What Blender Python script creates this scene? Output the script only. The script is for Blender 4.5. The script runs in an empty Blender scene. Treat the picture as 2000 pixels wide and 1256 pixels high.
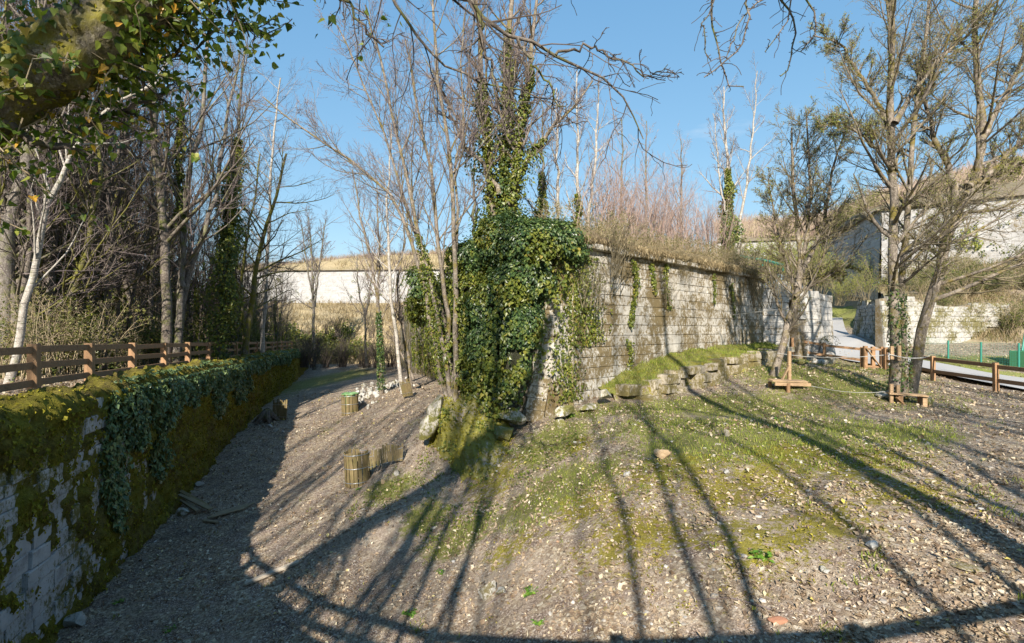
import bpy, math, random
import numpy as np
from mathutils import Vector, Matrix

# ------------------------------------------------------------------ camera, sky, sun, exposure
scene = bpy.context.scene
COL = scene.collection
SUN_EL, SUN_AZ = math.radians(30.0), math.radians(6.6)      # light travels towards +Y, turned 6.6 deg to +X
HORIZON = 645.0

cam_d = bpy.data.cameras.new('camera')
cam = bpy.data.objects.new('camera', cam_d)
COL.objects.link(cam)
cam_d.sensor_width = 36.0
cam_d.lens = 18.0
cam_d.shift_y = (HORIZON - 628.0) / 2000.0
cam_d.clip_start = 0.05
cam_d.clip_end = 3000
cam.location = (0, 0, 0)
cam.rotation_euler = (math.radians(90), 0, 0)
scene.camera = cam

world = bpy.data.worlds.new('World')
scene.world = world
world.use_nodes = True
wn, wl = world.node_tree.nodes, world.node_tree.links
wn.clear()
w_out = wn.new('ShaderNodeOutputWorld')
w_bg = wn.new('ShaderNodeBackground')
w_sky = wn.new('ShaderNodeTexSky')
w_sky.sky_type = 'NISHITA'
w_sky.sun_disc = False
w_sky.sun_elevation = SUN_EL
w_sky.sun_rotation = math.pi + SUN_AZ
w_sky.altitude = 300
w_sky.air_density = 1.15
w_sky.dust_density = 0.35
w_sky.ozone_density = 2.6
w_bg.inputs['Strength'].default_value = 0.14
# thin cirrus all round the sky
tc = wn.new('ShaderNodeTexCoord')
mp = wn.new('ShaderNodeMapping')
mp.inputs['Scale'].default_value = (1.3, 1.3, 4.5)
mp.inputs['Location'].default_value = (0.35, 0.2, 0.1)
nz = wn.new('ShaderNodeTexNoise')
nz.inputs['Scale'].default_value = 1.7
nz.inputs['Detail'].default_value = 7
nz.inputs['Roughness'].default_value = 0.6
rp = wn.new('ShaderNodeValToRGB')
rp.color_ramp.elements[0].position = 0.64
rp.color_ramp.elements[0].color = (0, 0, 0, 1)
rp.color_ramp.elements[1].position = 0.80
rp.color_ramp.elements[1].color = (0.4, 0.4, 0.4, 1)
mx = wn.new('ShaderNodeMixRGB')
mx.inputs['Color2'].default_value = (2.7, 2.8, 2.9, 1)
wl.new(tc.outputs['Generated'], mp.inputs['Vector'])
wl.new(mp.outputs['Vector'], nz.inputs['Vector'])
wl.new(nz.outputs['Fac'], rp.inputs['Fac'])
wl.new(rp.outputs['Color'], mx.inputs['Fac'])
# the photograph holds its sky in a narrow range of tones: one tone curve for the whole sky
EXPO = 1.45
sep = wn.new('ShaderNodeSeparateColor')
comb = wn.new('ShaderNodeCombineColor')
wl.new(w_sky.outputs['Color'], sep.inputs['Color'])
for ch_, ex_, gain_ in (('Red', .75, 1.06), ('Green', .55, 1.10), ('Blue', .40, 1.16)):
    p_ = wn.new('ShaderNodeMath')
    p_.operation = 'POWER'
    p_.inputs[1].default_value = ex_
    m_ = wn.new('ShaderNodeMath')
    m_.operation = 'MULTIPLY'
    m_.inputs[1].default_value = .1
    g_ = wn.new('ShaderNodeMath')
    g_.operation = 'MULTIPLY'
    g_.inputs[1].default_value = gain_ / (.14 * 2 ** EXPO)
    wl.new(sep.outputs[ch_], m_.inputs[0])
    wl.new(m_.outputs[0], p_.inputs[0])
    wl.new(p_.outputs[0], g_.inputs[0])
    wl.new(g_.outputs[0], comb.inputs[ch_])
wl.new(comb.outputs['Color'], mx.inputs['Color1'])
wl.new(mx.outputs['Color'], w_bg.inputs['Color'])
wl.new(w_bg.outputs['Background'], w_out.inputs['Surface'])

sun_d = bpy.data.lights.new('sun', 'SUN')
sun_d.energy = 3.9
sun_d.angle = math.radians(0.53)
sun_d.color = (1.0, 0.93, 0.82)
sun = bpy.data.objects.new('sun', sun_d)
COL.objects.link(sun)
ldir = Vector((math.sin(SUN_AZ) * math.cos(SUN_EL), math.cos(SUN_AZ) * math.cos(SUN_EL), -math.sin(SUN_EL)))
sun.rotation_euler = ldir.to_track_quat('-Z', 'Y').to_euler()
sun.location = (-3, -30, 30)

scene.view_settings.view_transform = 'Standard'
scene.view_settings.look = 'None'
scene.view_settings.exposure = EXPO
scene.view_settings.gamma = 1.0
scene.view_settings.use_curve_mapping = False
scene.cycles.max_bounces = 6
scene.cycles.transparent_max_bounces = 4

# ------------------------------------------------------------------ helpers
rng = np.random.default_rng(7)
random.seed(7)


def at(px, py, Y):
    """a place seen in the photograph at (px, py), Y metres ahead"""
    return np.array([(px - 1000.0) / 1000.0 * Y, Y, (HORIZON - py) / 1000.0 * Y])


def _hash(ix, iy, iz):
    h = (ix * 374761393 + iy * 668265263 + iz * 2147483647 + 1274126177) & 0xFFFFFFFF
    h = ((h ^ (h >> 13)) * 1274126177) & 0xFFFFFFFF
    h = (h ^ (h >> 16)) & 0xFFFFFF
    return h / float(0xFFFFFF)


def vnoise(p):
    p = np.asarray(p, float)
    i = np.floor(p).astype(np.int64)
    f = p - i
    f = f * f * (3 - 2 * f)
    r = 0
    for dx in (0, 1):
        for dy in (0, 1):
            for dz in (0, 1):
                w = (f[..., 0] if dx else 1 - f[..., 0]) * (f[..., 1] if dy else 1 - f[..., 1]) * (f[..., 2] if dz else 1 - f[..., 2])
                r = r + w * _hash(i[..., 0] + dx, i[..., 1] + dy, i[..., 2] + dz)
    return r


def fbm(p, octv=4, gain=0.5):
    p = np.asarray(p, float)
    a, s, t = 1.0, 0.0, 0.0
    for k in range(octv):
        s = s + a * vnoise(p * (2 ** k) + 17.3 * k)
        t += a
        a *= gain
    return s / t


def sstep(a, b, x):
    t = np.clip((x - a) / (b - a), 0, 1)
    return t * t * (3 - 2 * t)


def mesh_data(name, V, F, mat, smooth=False):
    """V (n,3); F an int array (m,k) or a list of such arrays"""
    me = bpy.data.meshes.new(name)
    V = np.asarray(V, np.float32)
    Fs = F if isinstance(F, list) else [F]
    Fs = [np.asarray(f, np.int32) for f in Fs if len(f)]
    nl = sum(f.size for f in Fs)
    npoly = sum(len(f) for f in Fs)
    me.vertices.add(len(V))
    me.vertices.foreach_set('co', V.ravel())
    me.loops.add(nl)
    me.loops.foreach_set('vertex_index', np.concatenate([f.ravel() for f in Fs]))
    me.polygons.add(npoly)
    tot = np.concatenate([np.full(len(f), f.shape[1], np.int32) for f in Fs])
    st = np.concatenate([[0], np.cumsum(tot)[:-1]]).astype(np.int32)
    me.polygons.foreach_set('loop_start', st)
    me.polygons.foreach_set('loop_total', tot)
    me.polygons.foreach_set('use_smooth', np.full(npoly, bool(smooth)))
    me.update(calc_edges=True)
    me.validate()
    if mat:
        me.materials.append(mat)
    return me


def link(name, me, parent=None, loc=None):
    o = bpy.data.objects.new(name, me)
    COL.objects.link(o)
    if parent:
        o.parent = parent
    if loc is not None:
        o.location = tuple(float(c) for c in loc)
    return o


def part(name, V, F, mat, parent=None, smooth=False, stuff=False, loc=None, origin=None):
    V = np.asarray(V, float)
    if origin is not None:
        V = V - np.asarray(origin)
    o = link(name, mesh_data(name, V, F, mat, smooth), parent, loc)
    if stuff:
        o['kind'] = 'stuff'
    return o


def tag(o, label, cat=None, group=None, kind=None):
    o['label'] = label
    if cat:
        o['category'] = cat
    if group:
        o['group'] = group
    if kind:
        o['kind'] = kind
    return o


def thing(name, loc, label, cat, group=None, rz=0.0):
    o = bpy.data.objects.new(name, None)
    o.empty_display_size = 0.2
    COL.objects.link(o)
    o.location = tuple(float(c) for c in loc)
    o.rotation_euler = (0, 0, rz)
    return tag(o, label, cat, group, 'thing')


def copy_tree(root, loc, rz, scale, label, group=None):
    r = root.copy()
    COL.objects.link(r)
    r.location = tuple(float(c) for c in loc)
    r.rotation_euler = (0, 0, rz)
    r.scale = (scale,) * 3 if np.isscalar(scale) else scale
    r['label'] = label
    if group:
        r['group'] = group
    for ch in list(root.children):
        c = ch.copy()
        COL.objects.link(c)
        c.parent = r
        for g in ch.children:
            d = g.copy()
            COL.objects.link(d)
            d.parent = c
    return r


def grid_faces(nu, nv):
    i = np.arange(nu - 1)[:, None] * nv + np.arange(nv - 1)[None, :]
    i = i.ravel()
    return np.stack([i, i + nv, i + nv + 1, i + 1], 1)


def unit(v):
    v = np.asarray(v, float)
    return v / np.maximum(np.linalg.norm(v, axis=-1, keepdims=True), 1e-9)


def tubes(P, R, sides):
    """P (N,K,3), R (N,K) -> verts, quads"""
    N, K, _ = P.shape
    T = np.gradient(P, axis=1)
    T = unit(T)
    m = np.abs(unit(P[:, -1] - P[:, 0]))
    ref = np.zeros((N, 3))
    ref[np.arange(N), np.argmin(m, 1)] = 1
    U = unit(np.cross(T, ref[:, None, :]))
    W = np.cross(T, U)
    a = np.linspace(0, 2 * np.pi, sides, endpoint=False)
    V = P[:, :, None, :] + R[:, :, None, None] * (np.cos(a)[None, None, :, None] * U[:, :, None, :] + np.sin(a)[None, None, :, None] * W[:, :, None, :])
    base = (np.arange(N) * K * sides)[:, None, None] + (np.arange(K - 1) * sides)[None, :, None]
    j = np.arange(sides)
    j2 = (j + 1) % sides
    q = np.stack([base + j, base + j2, base + sides + j2, base + sides + j], -1).reshape(-1, 4)
    return V.reshape(-1, 3), q


def join(parts_):
    """[(V,F(m,k))...] with the same or different k -> V, [F...]"""
    Vs, Fs, o = [], {}, 0
    for V, F in parts_:
        if len(V) == 0:
            continue
        Vs.append(V)
        for f in (F if isinstance(F, list) else [F]):
            Fs.setdefault(f.shape[1], []).append(f + o)
        o += len(V)
    return np.concatenate(Vs), [np.concatenate(v) for v in Fs.values()]


def catmull(pts, K):
    pts = np.asarray(pts, float)
    if len(pts) == 2:
        t = np.linspace(0, 1, K)[:, None]
        return pts[0] * (1 - t) + pts[1] * t
    P = np.vstack([2 * pts[0] - pts[1], pts, 2 * pts[-1] - pts[-2]])
    d = np.concatenate([[0], np.cumsum(np.linalg.norm(np.diff(pts, axis=0), axis=1))])
    s = np.linspace(0, d[-1], K)
    out = []
    for x in s:
        i = min(np.searchsorted(d, x, 'right') - 1, len(pts) - 2)
        t = (x - d[i]) / max(d[i + 1] - d[i], 1e-9)
        p0, p1, p2, p3 = P[i], P[i + 1], P[i + 2], P[i + 3]
        out.append(0.5 * ((2 * p1) + (-p0 + p2) * t + (2 * p0 - 5 * p1 + 4 * p2 - p3) * t * t + (-p0 + 3 * p1 - 3 * p2 + p3) * t ** 3))
    return np.array(out)


def box_vf(c, s, R=None, bevel=0.0):
    """a box, centre c, full size s; chamfered edges when bevel > 0"""
    s = np.asarray(s, float) / 2
    if bevel <= 0:
        V = np.array([[x, y, z] for x in (-1, 1) for y in (-1, 1) for z in (-1, 1)], float) * s
        F = np.array([[0, 1, 3, 2], [4, 6, 7, 5], [0, 4, 5, 1], [2, 3, 7, 6], [0, 2, 6, 4], [1, 5, 7, 3]])
        Fl = [F]
    else:
        V, idx = [], {}
        for ix in (-1, 1):
            for iy in (-1, 1):
                for iz in (-1, 1):
                    for ax in range(3):
                        v = np.array([ix, iy, iz], float) * (s - bevel)
                        v[ax] = (ix, iy, iz)[ax] * s[ax]
                        idx[(ix, iy, iz, ax)] = len(V)
                        V.append(v)
        V = np.array(V)
        q, t = [], []
        for ax in range(3):
            o1, o2 = [(1, 2), (2, 0), (0, 1)][ax]
            for sg in (-1, 1):
                loop = []
                for a, b in ((-1, -1), (1, -1), (1, 1), (-1, 1)):
                    k = [0, 0, 0]
                    k[ax], k[o1], k[o2] = sg, a, b
                    loop.append(idx[(*k, ax)])
                q.append(loop if sg > 0 else loop[::-1])
        for ax in range(3):                       # edges running along ax
            o1, o2 = [(1, 2), (2, 0), (0, 1)][ax]
            for a in (-1, 1):
                for b in (-1, 1):
                    k0, k1 = [0, 0, 0], [0, 0, 0]
                    k0[ax], k0[o1], k0[o2] = -1, a, b
                    k1[ax], k1[o1], k1[o2] = 1, a, b
                    l = [idx[(*k0, o1)], idx[(*k1, o1)], idx[(*k1, o2)], idx[(*k0, o2)]]
                    q.append(l if a * b < 0 else l[::-1])
        for ix in (-1, 1):
            for iy in (-1, 1):
                for iz in (-1, 1):
                    l = [idx[(ix, iy, iz, 0)], idx[(ix, iy, iz, 1)], idx[(ix, iy, iz, 2)]]
                    t.append(l if ix * iy * iz > 0 else l[::-1])
        Fl = [np.array(q), np.array(t)]
    if R is not None:
        V = V @ np.asarray(R).T
    return V + np.asarray(c, float), Fl


def beam(a, b, w, h, up=(0, 0, 1), bevel=0.004):
    """squared timber from a to b, width w (sideways) and height h"""
    a, b = np.asarray(a, float), np.asarray(b, float)
    x = unit(b - a)
    upv = np.asarray(up, float)
    y = unit(np.cross(upv, x))
    z = np.cross(x, y)
    R = np.stack([x, y, z], 1)
    return box_vf((a + b) / 2, (np.linalg.norm(b - a), w, h), R, bevel)


def leaves(P, Nrm, size, r, droop=0.5, shape='kite', fold=0.25):
    """one folded leaf for each point"""
    n = len(P)
    Nrm = unit(Nrm)
    size = np.broadcast_to(size, (n,))[:, None]
    d = r.normal(size=(n, 3)) * 0.7
    d[:, 2] -= droop
    d = d - (d * Nrm).sum(1, keepdims=True) * Nrm
    d = unit(d)
    s = np.cross(Nrm, d)
    wid = r.uniform(.26, .44, (n, 1))
    if shape == 'kite':
        V = np.stack([P, P + d * size * .45 + s * size * wid * 1.05 + Nrm * size * fold, P + d * size, P + d * size * .5 - s * size * wid * .92 + Nrm * size * fold * .8], 1)
        i = np.arange(n)[:, None] * 4
        F = np.concatenate([i + np.array([[0, 1, 2]]), i + np.array([[0, 2, 3]])])
        return V.reshape(-1, 3), F
    # ivy: five-pointed
    prof = [(0, 0, 0), (-.05, .26, .2), (.22, .44, .25), (.52, .30, .15), (1.05, 0, -.1), (.52, -.30, .15), (.22, -.44, .25), (-.05, -.26, .2)]
    V = np.stack([P + d * size * a + s * size * b + Nrm * size * c * fold * 2.4 for a, b, c in prof], 1)
    i = np.arange(n)[:, None] * 8
    F = np.concatenate([i + np.array([[0, 1, 2, 3]]), i + np.array([[0, 5, 6, 7]])])
    T = np.concatenate([i + np.array([[0, 3, 4]]), i + np.array([[0, 4, 5]])])
    return V.reshape(-1, 3), [F, T]


def blades(P, h, r, lean=0.5, w=0.012):
    """grass blades: bent strips of two pieces"""
    n = len(P)
    h = np.broadcast_to(h, (n,))[:, None]
    a = r.uniform(0, 2 * np.pi, n)
    s = np.stack([np.cos(a), np.sin(a), np.zeros(n)], 1)
    b = r.uniform(0, 2 * np.pi, n)
    l = np.stack([np.cos(b), np.sin(b), np.zeros(n)], 1) * r.uniform(.2, 1, (n, 1)) * lean * h
    up = np.array([0, 0, 1.0])
    V = np.stack([P - s * w, P + s * w, P + up * h * .6 + l * .4 + s * w * .8, P + up * h * .6 + l * .4 - s * w * .8, P + up * h * .95 + l], 1)
    i = np.arange(n)[:, None] * 5
    return V.reshape(-1, 3), [i + np.array([[0, 1, 2, 3]]), i + np.array([[3, 2, 4]])]


_t = (1 + 5 ** .5) / 2
ICO_V = unit(np.array([[-1, _t, 0], [1, _t, 0], [-1, -_t, 0], [1, -_t, 0], [0, -1, _t], [0, 1, _t], [0, -1, -_t], [0, 1, -_t], [_t, 0, -1], [_t, 0, 1], [-_t, 0, -1], [-_t, 0, 1]]))
ICO_F = np.array([[0, 11, 5], [0, 5, 1], [0, 1, 7], [0, 7, 10], [0, 10, 11], [1, 5, 9], [5, 11, 4], [11, 10, 2], [10, 7, 6], [7, 1, 8], [3, 9, 4], [3, 4, 2], [3, 2, 6], [3, 6, 8], [3, 8, 9], [4, 9, 5], [2, 4, 11], [6, 2, 10], [8, 6, 7], [9, 8, 1]])


def subdiv(V, F):
    V = list(map(tuple, V))
    cache, out = {}, []
    def mid(a, b):
        k = (min(a, b), max(a, b))
        if k not in cache:
            m = unit((np.array(V[a]) + np.array(V[b])) / 2)
            cache[k] = len(V)
            V.append(tuple(m))
        return cache[k]
    for a, b, c in F:
        x, y, z = mid(a, b), mid(b, c), mid(c, a)
        out += [[a, x, z], [b, y, x], [c, z, y], [x, y, z]]
    return np.array(V), np.array(out)


ICO2_V, ICO2_F = subdiv(ICO_V, ICO_F)
ICO3_V, ICO3_F = subdiv(ICO2_V, ICO2_F)
ICO4_V, ICO4_F = subdiv(ICO3_V, ICO3_F)


def rock_vf(size, seed, lev=2, cuts=7, rough=0.06):
    """an angular stone: a sphere cut by random planes"""
    r = np.random.default_rng(seed)
    V, F = [(ICO_V, ICO_F), (ICO2_V, ICO2_F), (ICO3_V, ICO3_F), (ICO4_V, ICO4_F)][lev]
    V = V.copy()
    for k in range(cuts):
        n = unit(r.normal(size=3))
        d = r.uniform(.45, .8)
        x = V @ n
        V = V - np.where(x > d, x - d, 0)[:, None] * n * .96
    V = V * (1 + (fbm(V * 2.2 + seed, 3)[:, None] - .5) * rough * 4)
    return V * np.asarray(size) / 1.5, F


# ------------------------------------------------------------------ materials
def new_mat(name):
    m = bpy.data.materials.new(name)
    m.use_nodes = True
    nt = m.node_tree
    nt.nodes.clear()
    out = nt.nodes.new('ShaderNodeOutputMaterial')
    b = nt.nodes.new('ShaderNodeBsdfPrincipled')
    b.inputs['Roughness'].default_value = 0.9
    if 'Specular IOR Level' in b.inputs:
        b.inputs['Specular IOR Level'].default_value = 0.2
    nt.links.new(b.outputs['BSDF'], out.inputs['Surface'])
    return m, nt, b


class N:
    """small node-building helper"""
    def __init__(s, nt):
        s.nt = nt
    def add(s, t, **kw):
        n = s.nt.nodes.new(t)
        for k, v in kw.items():
            setattr(n, k, v)
        return n
    def lk(s, a, b):
        s.nt.links.new(a, b)
    def pos(s, scale=1.0, vec=None):
        g = s.add('ShaderNodeNewGeometry')
        if vec is None and scale == 1.0:
            return g.outputs['Position']
        m = s.add('ShaderNodeMapping')
        m.inputs['Scale'].default_value = vec or (scale,) * 3
        s.lk(g.outputs['Position'], m.inputs['Vector'])
        return m.outputs['Vector']
    def noise(s, vec, scale, detail=5, rough=.55, dist=0.0):
        n = s.add('ShaderNodeTexNoise')
        n.inputs['Scale'].default_value = scale
        n.inputs['Detail'].default_value = detail
        n.inputs['Roughness'].default_value = rough
        n.inputs['Distortion'].default_value = dist
        s.lk(vec, n.inputs['Vector'])
        return n.outputs['Fac']
    def voro(s, vec, scale, out='Color', feature='F1'):
        n = s.add('ShaderNodeTexVoronoi', feature=feature)
        n.inputs['Scale'].default_value = scale
        s.lk(vec, n.inputs['Vector'])
        return n.outputs[out]
    def ramp(s, fac, stops, interp='LINEAR'):
        n = s.add('ShaderNodeValToRGB')
        n.color_ramp.interpolation = interp
        e = n.color_ramp.elements
        while len(e) < len(stops):
            e.new(0.5)
        for k, (p, c) in enumerate(stops):
            e[k].position = p
            e[k].color = (c, c, c, 1) if np.isscalar(c) else (*c, 1)
        s.lk(fac, n.inputs['Fac'])
        return n.outputs['Color']
    def mix(s, fac, a, b, mode='MIX'):
        n = s.add('ShaderNodeMixRGB', blend_type=mode)
        for k, v in (('Fac', fac), ('Color1', a), ('Color2', b)):
            if isinstance(v, (int, float)):
                n.inputs[k].default_value = v if k == 'Fac' else (v, v, v, 1)
            elif isinstance(v, tuple):
                n.inputs[k].default_value = (*v, 1)
            else:
                s.lk(v, n.inputs[k])
        return n.outputs['Color']
    def math(s, op, a, b=0.0):
        n = s.add('ShaderNodeMath', operation=op)
        for k, v in ((0, a), (1, b)):
            if isinstance(v, (int, float)):
                n.inputs[k].default_value = v
            else:
                s.lk(v, n.inputs[k])
        return n.outputs[0]
    def bump(s, b, h, strength=.5, dist=.02):
        n = s.add('ShaderNodeBump')
        n.inputs['Strength'].default_value = strength
        n.inputs['Distance'].default_value = dist
        s.lk(h, n.inputs['Height'])
        s.lk(n.outputs['Normal'], b.inputs['Normal'])
    def island(s):
        return s.add('ShaderNodeNewGeometry').outputs['Random Per Island']
    def attr(s, name):
        return s.add('ShaderNodeAttribute', attribute_name=name).outputs['Fac']


def bark(name, dark, light, moss=0.0, mosscol=(.10, .11, .02), scale=1.0, bands=False, buds=False):
    m, nt, b = new_mat(name)
    n = N(nt)
    p = n.pos(vec=(scale, scale, scale * .35))
    a = n.noise(p, 14, 6, .65)
    c = n.ramp(a, [(.3, dark), (.72, light)])
    blot = n.noise(n.pos(), 5, 4)
    c = n.mix(n.ramp(blot, [(.54, 0.0), (.66, .5)]), c, tuple(min(1, x * 1.35 + .03) for x in light))   # lichen
    sp_ = n.noise(n.pos(), 34, 3, .6)
    c = n.mix(n.ramp(sp_, [(.56, 0.0), (.64, .55)]), c, tuple(min(.7, x * 1.6 + .08) for x in light))
    if bands:
        q = n.noise(n.pos(vec=(3, 3, 26)), 1.4, 3)
        c = n.mix(n.ramp(q, [(.57, 0.0), (.64, .8)]), c, (.06, .05, .045))
    if moss > 0:
        k = n.noise(n.pos(), 3.2, 5, .6)
        g = n.add('ShaderNodeNewGeometry')
        c = n.mix(n.ramp(k, [(.62 - moss * .4, 0.0), (.78 - moss * .4, .9)]), c, mosscol)
    n.lk(c, b.inputs['Base Color'])
    n.bump(b, a, .9, .02)
    return m


def leafmat(name, stops, trans=.35, rough=.55, spec=.35):
    m, nt, b = new_mat(name)
    n = N(nt)
    c = n.ramp(n.island(), stops)
    n.lk(c, b.inputs['Base Color'])
    b.inputs['Roughness'].default_value = rough
    b.inputs['Specular IOR Level'].default_value = spec
    if trans > 0:
        t = n.add('ShaderNodeBsdfTranslucent')
        t2 = n.mix(1.0, c, (1.0, 1.05, .45), 'MULTIPLY')
        n.lk(t2, t.inputs['Color'])
        ms = n.add('ShaderNodeMixShader')
        ms.inputs['Fac'].default_value = trans
        n.lk(b.outputs['BSDF'], ms.inputs[1])
        n.lk(t.outputs['BSDF'], ms.inputs[2])
        n.lk(ms.outputs['Shader'], [x for x in nt.nodes if x.type == 'OUTPUT_MATERIAL'][0].inputs['Surface'])
    return m


M = {}
M['bark_dark'] = bark('bark_dark', (.05, .04, .032), (.17, .14, .115), .3)
M['bark_grey'] = bark('bark_grey', (.06, .05, .042), (.19, .165, .14), .3)
M['bark_pale'] = bark('bark_pale', (.20, .175, .145), (.42, .38, .335), .12, bands=True)
M['bark_mossy'] = bark('bark_mossy', (.06, .05, .035), (.20, .17, .12), .62, (.13, .125, .018))
M['bark_brown'] = bark('bark_brown', (.05, .04, .03), (.24, .20, .16), .3, (.14, .11, .02))
M['bark_overhang'] = bark('bark_overhang', (.05, .042, .03), (.26, .22, .16), .5, (.24, .21, .03), scale=4.5)
def twigm(name, a, b_):
    m, nt, b = new_mat(name)
    n = N(nt)
    n.lk(n.ramp(n.island(), [(0, a), (1, b_)]), b.inputs['Base Color'])
    return m
M['twig_grey'] = twigm('twig_grey', (.09, .07, .066), (.21, .168, .16))
M['twig_dark'] = twigm('twig_dark', (.06, .047, .038), (.14, .112, .095))
M['twig_red'] = twigm('twig_red', (.20, .135, .115), (.35, .265, .22))
M['twig_olive'] = twigm('twig_olive', (.095, .078, .048), (.20, .165, .105))
M['twig_straw'] = twigm('twig_straw', (.20, .15, .09), (.42, .34, .22))
M['ivy'] = leafmat('ivy_leaf', [(0, (.024, .05, .02)), (.4, (.055, .10, .032)), (.8, (.11, .165, .045)), (1, (.20, .23, .06))], .28, .38, .5)
M['ivy_light'] = leafmat('ivy_light_leaf', [(0, (.06, .085, .014)), (.5, (.13, .16, .025)), (.9, (.24, .25, .04)), (1, (.30, .24, .05))], .35, .4, .5)
M['ivy_shade'] = leafmat('ivy_shade_leaf', [(0, (.05, .09, .04)), (.5, (.11, .17, .07)), (.9, (.19, .25, .10)), (1, (.25, .26, .08))], .2, .38, .5)
M['ivy_near'] = leafmat('ivy_near_leaf', [(0, (.06, .10, .016)), (.4, (.13, .19, .028)), (.75, (.24, .29, .045)), (.93, (.34, .34, .07)), (.95, (.6, .38, .04)), (1, (.62, .33, .05))], .45, .4, .45)
M['young'] = leafmat('young_leaf', [(0, (.20, .24, .05)), (.6, (.32, .34, .08)), (1, (.42, .38, .12))], .45, .6, .2)
M['bud'] = leafmat('bud', [(0, (.14, .09, .06)), (1, (.28, .2, .15))], 0, .7, .2)
M['shrub_leaf'] = leafmat('shrub_leaf', [(0, (.06, .07, .018)), (.5, (.12, .125, .03)), (1, (.22, .20, .06))], .3, .55, .3)
M['bramble'] = leafmat('bramble_leaf', [(0, (.05, .08, .02)), (.6, (.12, .15, .03)), (1, (.22, .2, .06))], .3, .55, .3)
M['grass'] = leafmat('grass_blade', [(0, (.11, .15, .02)), (.6, (.23, .28, .045)), (1, (.38, .36, .10))], .35, .6, .2)
M['drygrass'] = leafmat('dry_grass_blade', [(0, (.12, .085, .045)), (.6, (.27, .205, .115)), (1, (.45, .36, .22))], .3, .7, .2)
M['herb'] = leafmat('herb_leaf', [(0, (.07, .17, .02)), (.6, (.14, .26, .03)), (1, (.22, .34, .05))], .35, .5, .3)
M['mosstuft'] = leafmat('moss_tuft', [(0, (.13, .12, .014)), (.6, (.24, .21, .025)), (1, (.37, .32, .05))], .2, .9, .05)
M['litter'] = leafmat('fallen_leaf', [(0, (.13, .088, .056)), (.35, (.245, .175, .115)), (.7, (.38, .295, .20)), (.9, (.50, .415, .30)), (.97, (.62, .54, .42)), (1, (.48, .40, .07))], .1, .75, .25)


def stone_mat(name, base=(.50, .475, .43), dark=(.27, .25, .22), moss=.5, mosscol=(.17, .12, .04), mossdark=(.085, .062, .028), pink=.25, chips=None, course=None):
    m, nt, b = new_mat(name)
    n = N(nt)
    p = n.pos()
    a = n.noise(p, 2.2, 8, .65)
    c = n.ramp(a, [(.32, dark), (.48, base), (.75, tuple(min(.8, x * 1.25) for x in base))])
    w = n.noise(n.pos(vec=(3, 3, 1.6)), 1.0, 6, .65)
    c = n.mix(n.ramp(w, [(.55, 0.0), (.75, pink)]), c, (.52, .40, .27))
    oi = n.add('ShaderNodeObjectInfo').outputs['Random']
    c = n.mix(n.ramp(oi, [(0, .0), (1, .30)]), c, tuple(x * .70 for x in base))
    g = n.noise(n.pos(), 26, 4, .7)
    c = n.mix(n.ramp(g, [(.60, 0.0), (.70, .55)]), c, (.12, .11, .10))
    if course:
        bt = n.add('ShaderNodeTexBrick')
        bt.offset = .5
        bt.inputs['Scale'].default_value = 1.0
        bt.inputs['Brick Width'].default_value = course[1]
        bt.inputs['Row Height'].default_value = course[0]
        bt.inputs['Mortar Size'].default_value = course[2]
        bt.inputs['Mortar Smooth'].default_value = .3
        bt.inputs['Color1'].default_value = (1, 1, 1, 1)
        bt.inputs['Color2'].default_value = (.86, .85, .84, 1)
        bt.inputs['Mortar'].default_value = (.74, .73, .72, 1)
        uv = n.add('ShaderNodeUVMap', uv_map='wall')
        n.lk(uv.outputs['UV'], bt.inputs['Vector'])
        c = n.mix(1.0, c, bt.outputs['Color'], 'MULTIPLY')
    if moss > 0:
        k = n.noise(n.pos(), .8, 8, .68)
        k2 = n.noise(n.pos(vec=(1, 1, .8)), 9, 9, .82)
        kk = n.math('ADD', n.math('MULTIPLY', k, .45), n.math('MULTIPLY', k2, .55))
        f = n.ramp(kk, [(.585 - moss * .16, 0.0), (.625 - moss * .15, .92)])
        mc = n.mix(n.noise(n.pos(), 9, 4, .6), mossdark, mosscol)
        c = n.mix(f, c, mc)
    n.lk(c, b.inputs['Base Color'])
    h = n.math('ADD', n.math('MULTIPLY', a, 1.0), n.math('MULTIPLY', g, .5))
    n.bump(b, h, .6, .02)
    return m


M['bastion'] = stone_mat('bastion_stone', (.43, .40, .35), (.25, .22, .18), .74)
M['mortar'] = stone_mat('mortar', (.22, .19, .15), (.10, .09, .07), .6)
M['gate'] = stone_mat('gate_stone', (.40, .38, .35), (.24, .225, .205), .42)
M['counter'] = stone_mat('counterscarp_stone', (.38, .365, .335), (.21, .195, .18), .62, (.15, .14, .03))
M['leftstone'] = stone_mat('mossy_wall_stone', (.42, .405, .40), (.22, .205, .20), .62, (.16, .14, .015), (.08, .07, .01), .1)
M['farwall'] = stone_mat('far_wall_stone', (.36, .355, .35), (.28, .27, .265), .1, course=(.34, .95, .022))
M['highwall'] = stone_mat('high_wall_stone', (.355, .345, .335), (.25, .24, .23), .3, course=(.42, 1.0, .03))
M['rubble'] = stone_mat('rubble_stone', (.40, .385, .35), (.24, .22, .20), .45, (.14, .12, .03))
M['boulder'] = stone_mat('mossy_rock', (.44, .40, .34), (.20, .18, .14), .75, (.17, .16, .018), (.07, .065, .012))
M['mossrock'] = stone_mat('moss_covered_rock', (.30, .265, .21), (.13, .11, .08), 1.0, (.23, .21, .03), (.09, .085, .016))
M['ledge'] = stone_mat('ledge_stone', (.36, .315, .25), (.19, .16, .12), .8, (.17, .14, .03))
M['orangestone'] = stone_mat('tan_stone', (.50, .36, .22), (.32, .22, .13), .1)
M['redtile'] = stone_mat('brick_fragment', (.34, .165, .10), (.22, .10, .065), .1, pink=0)


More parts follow.
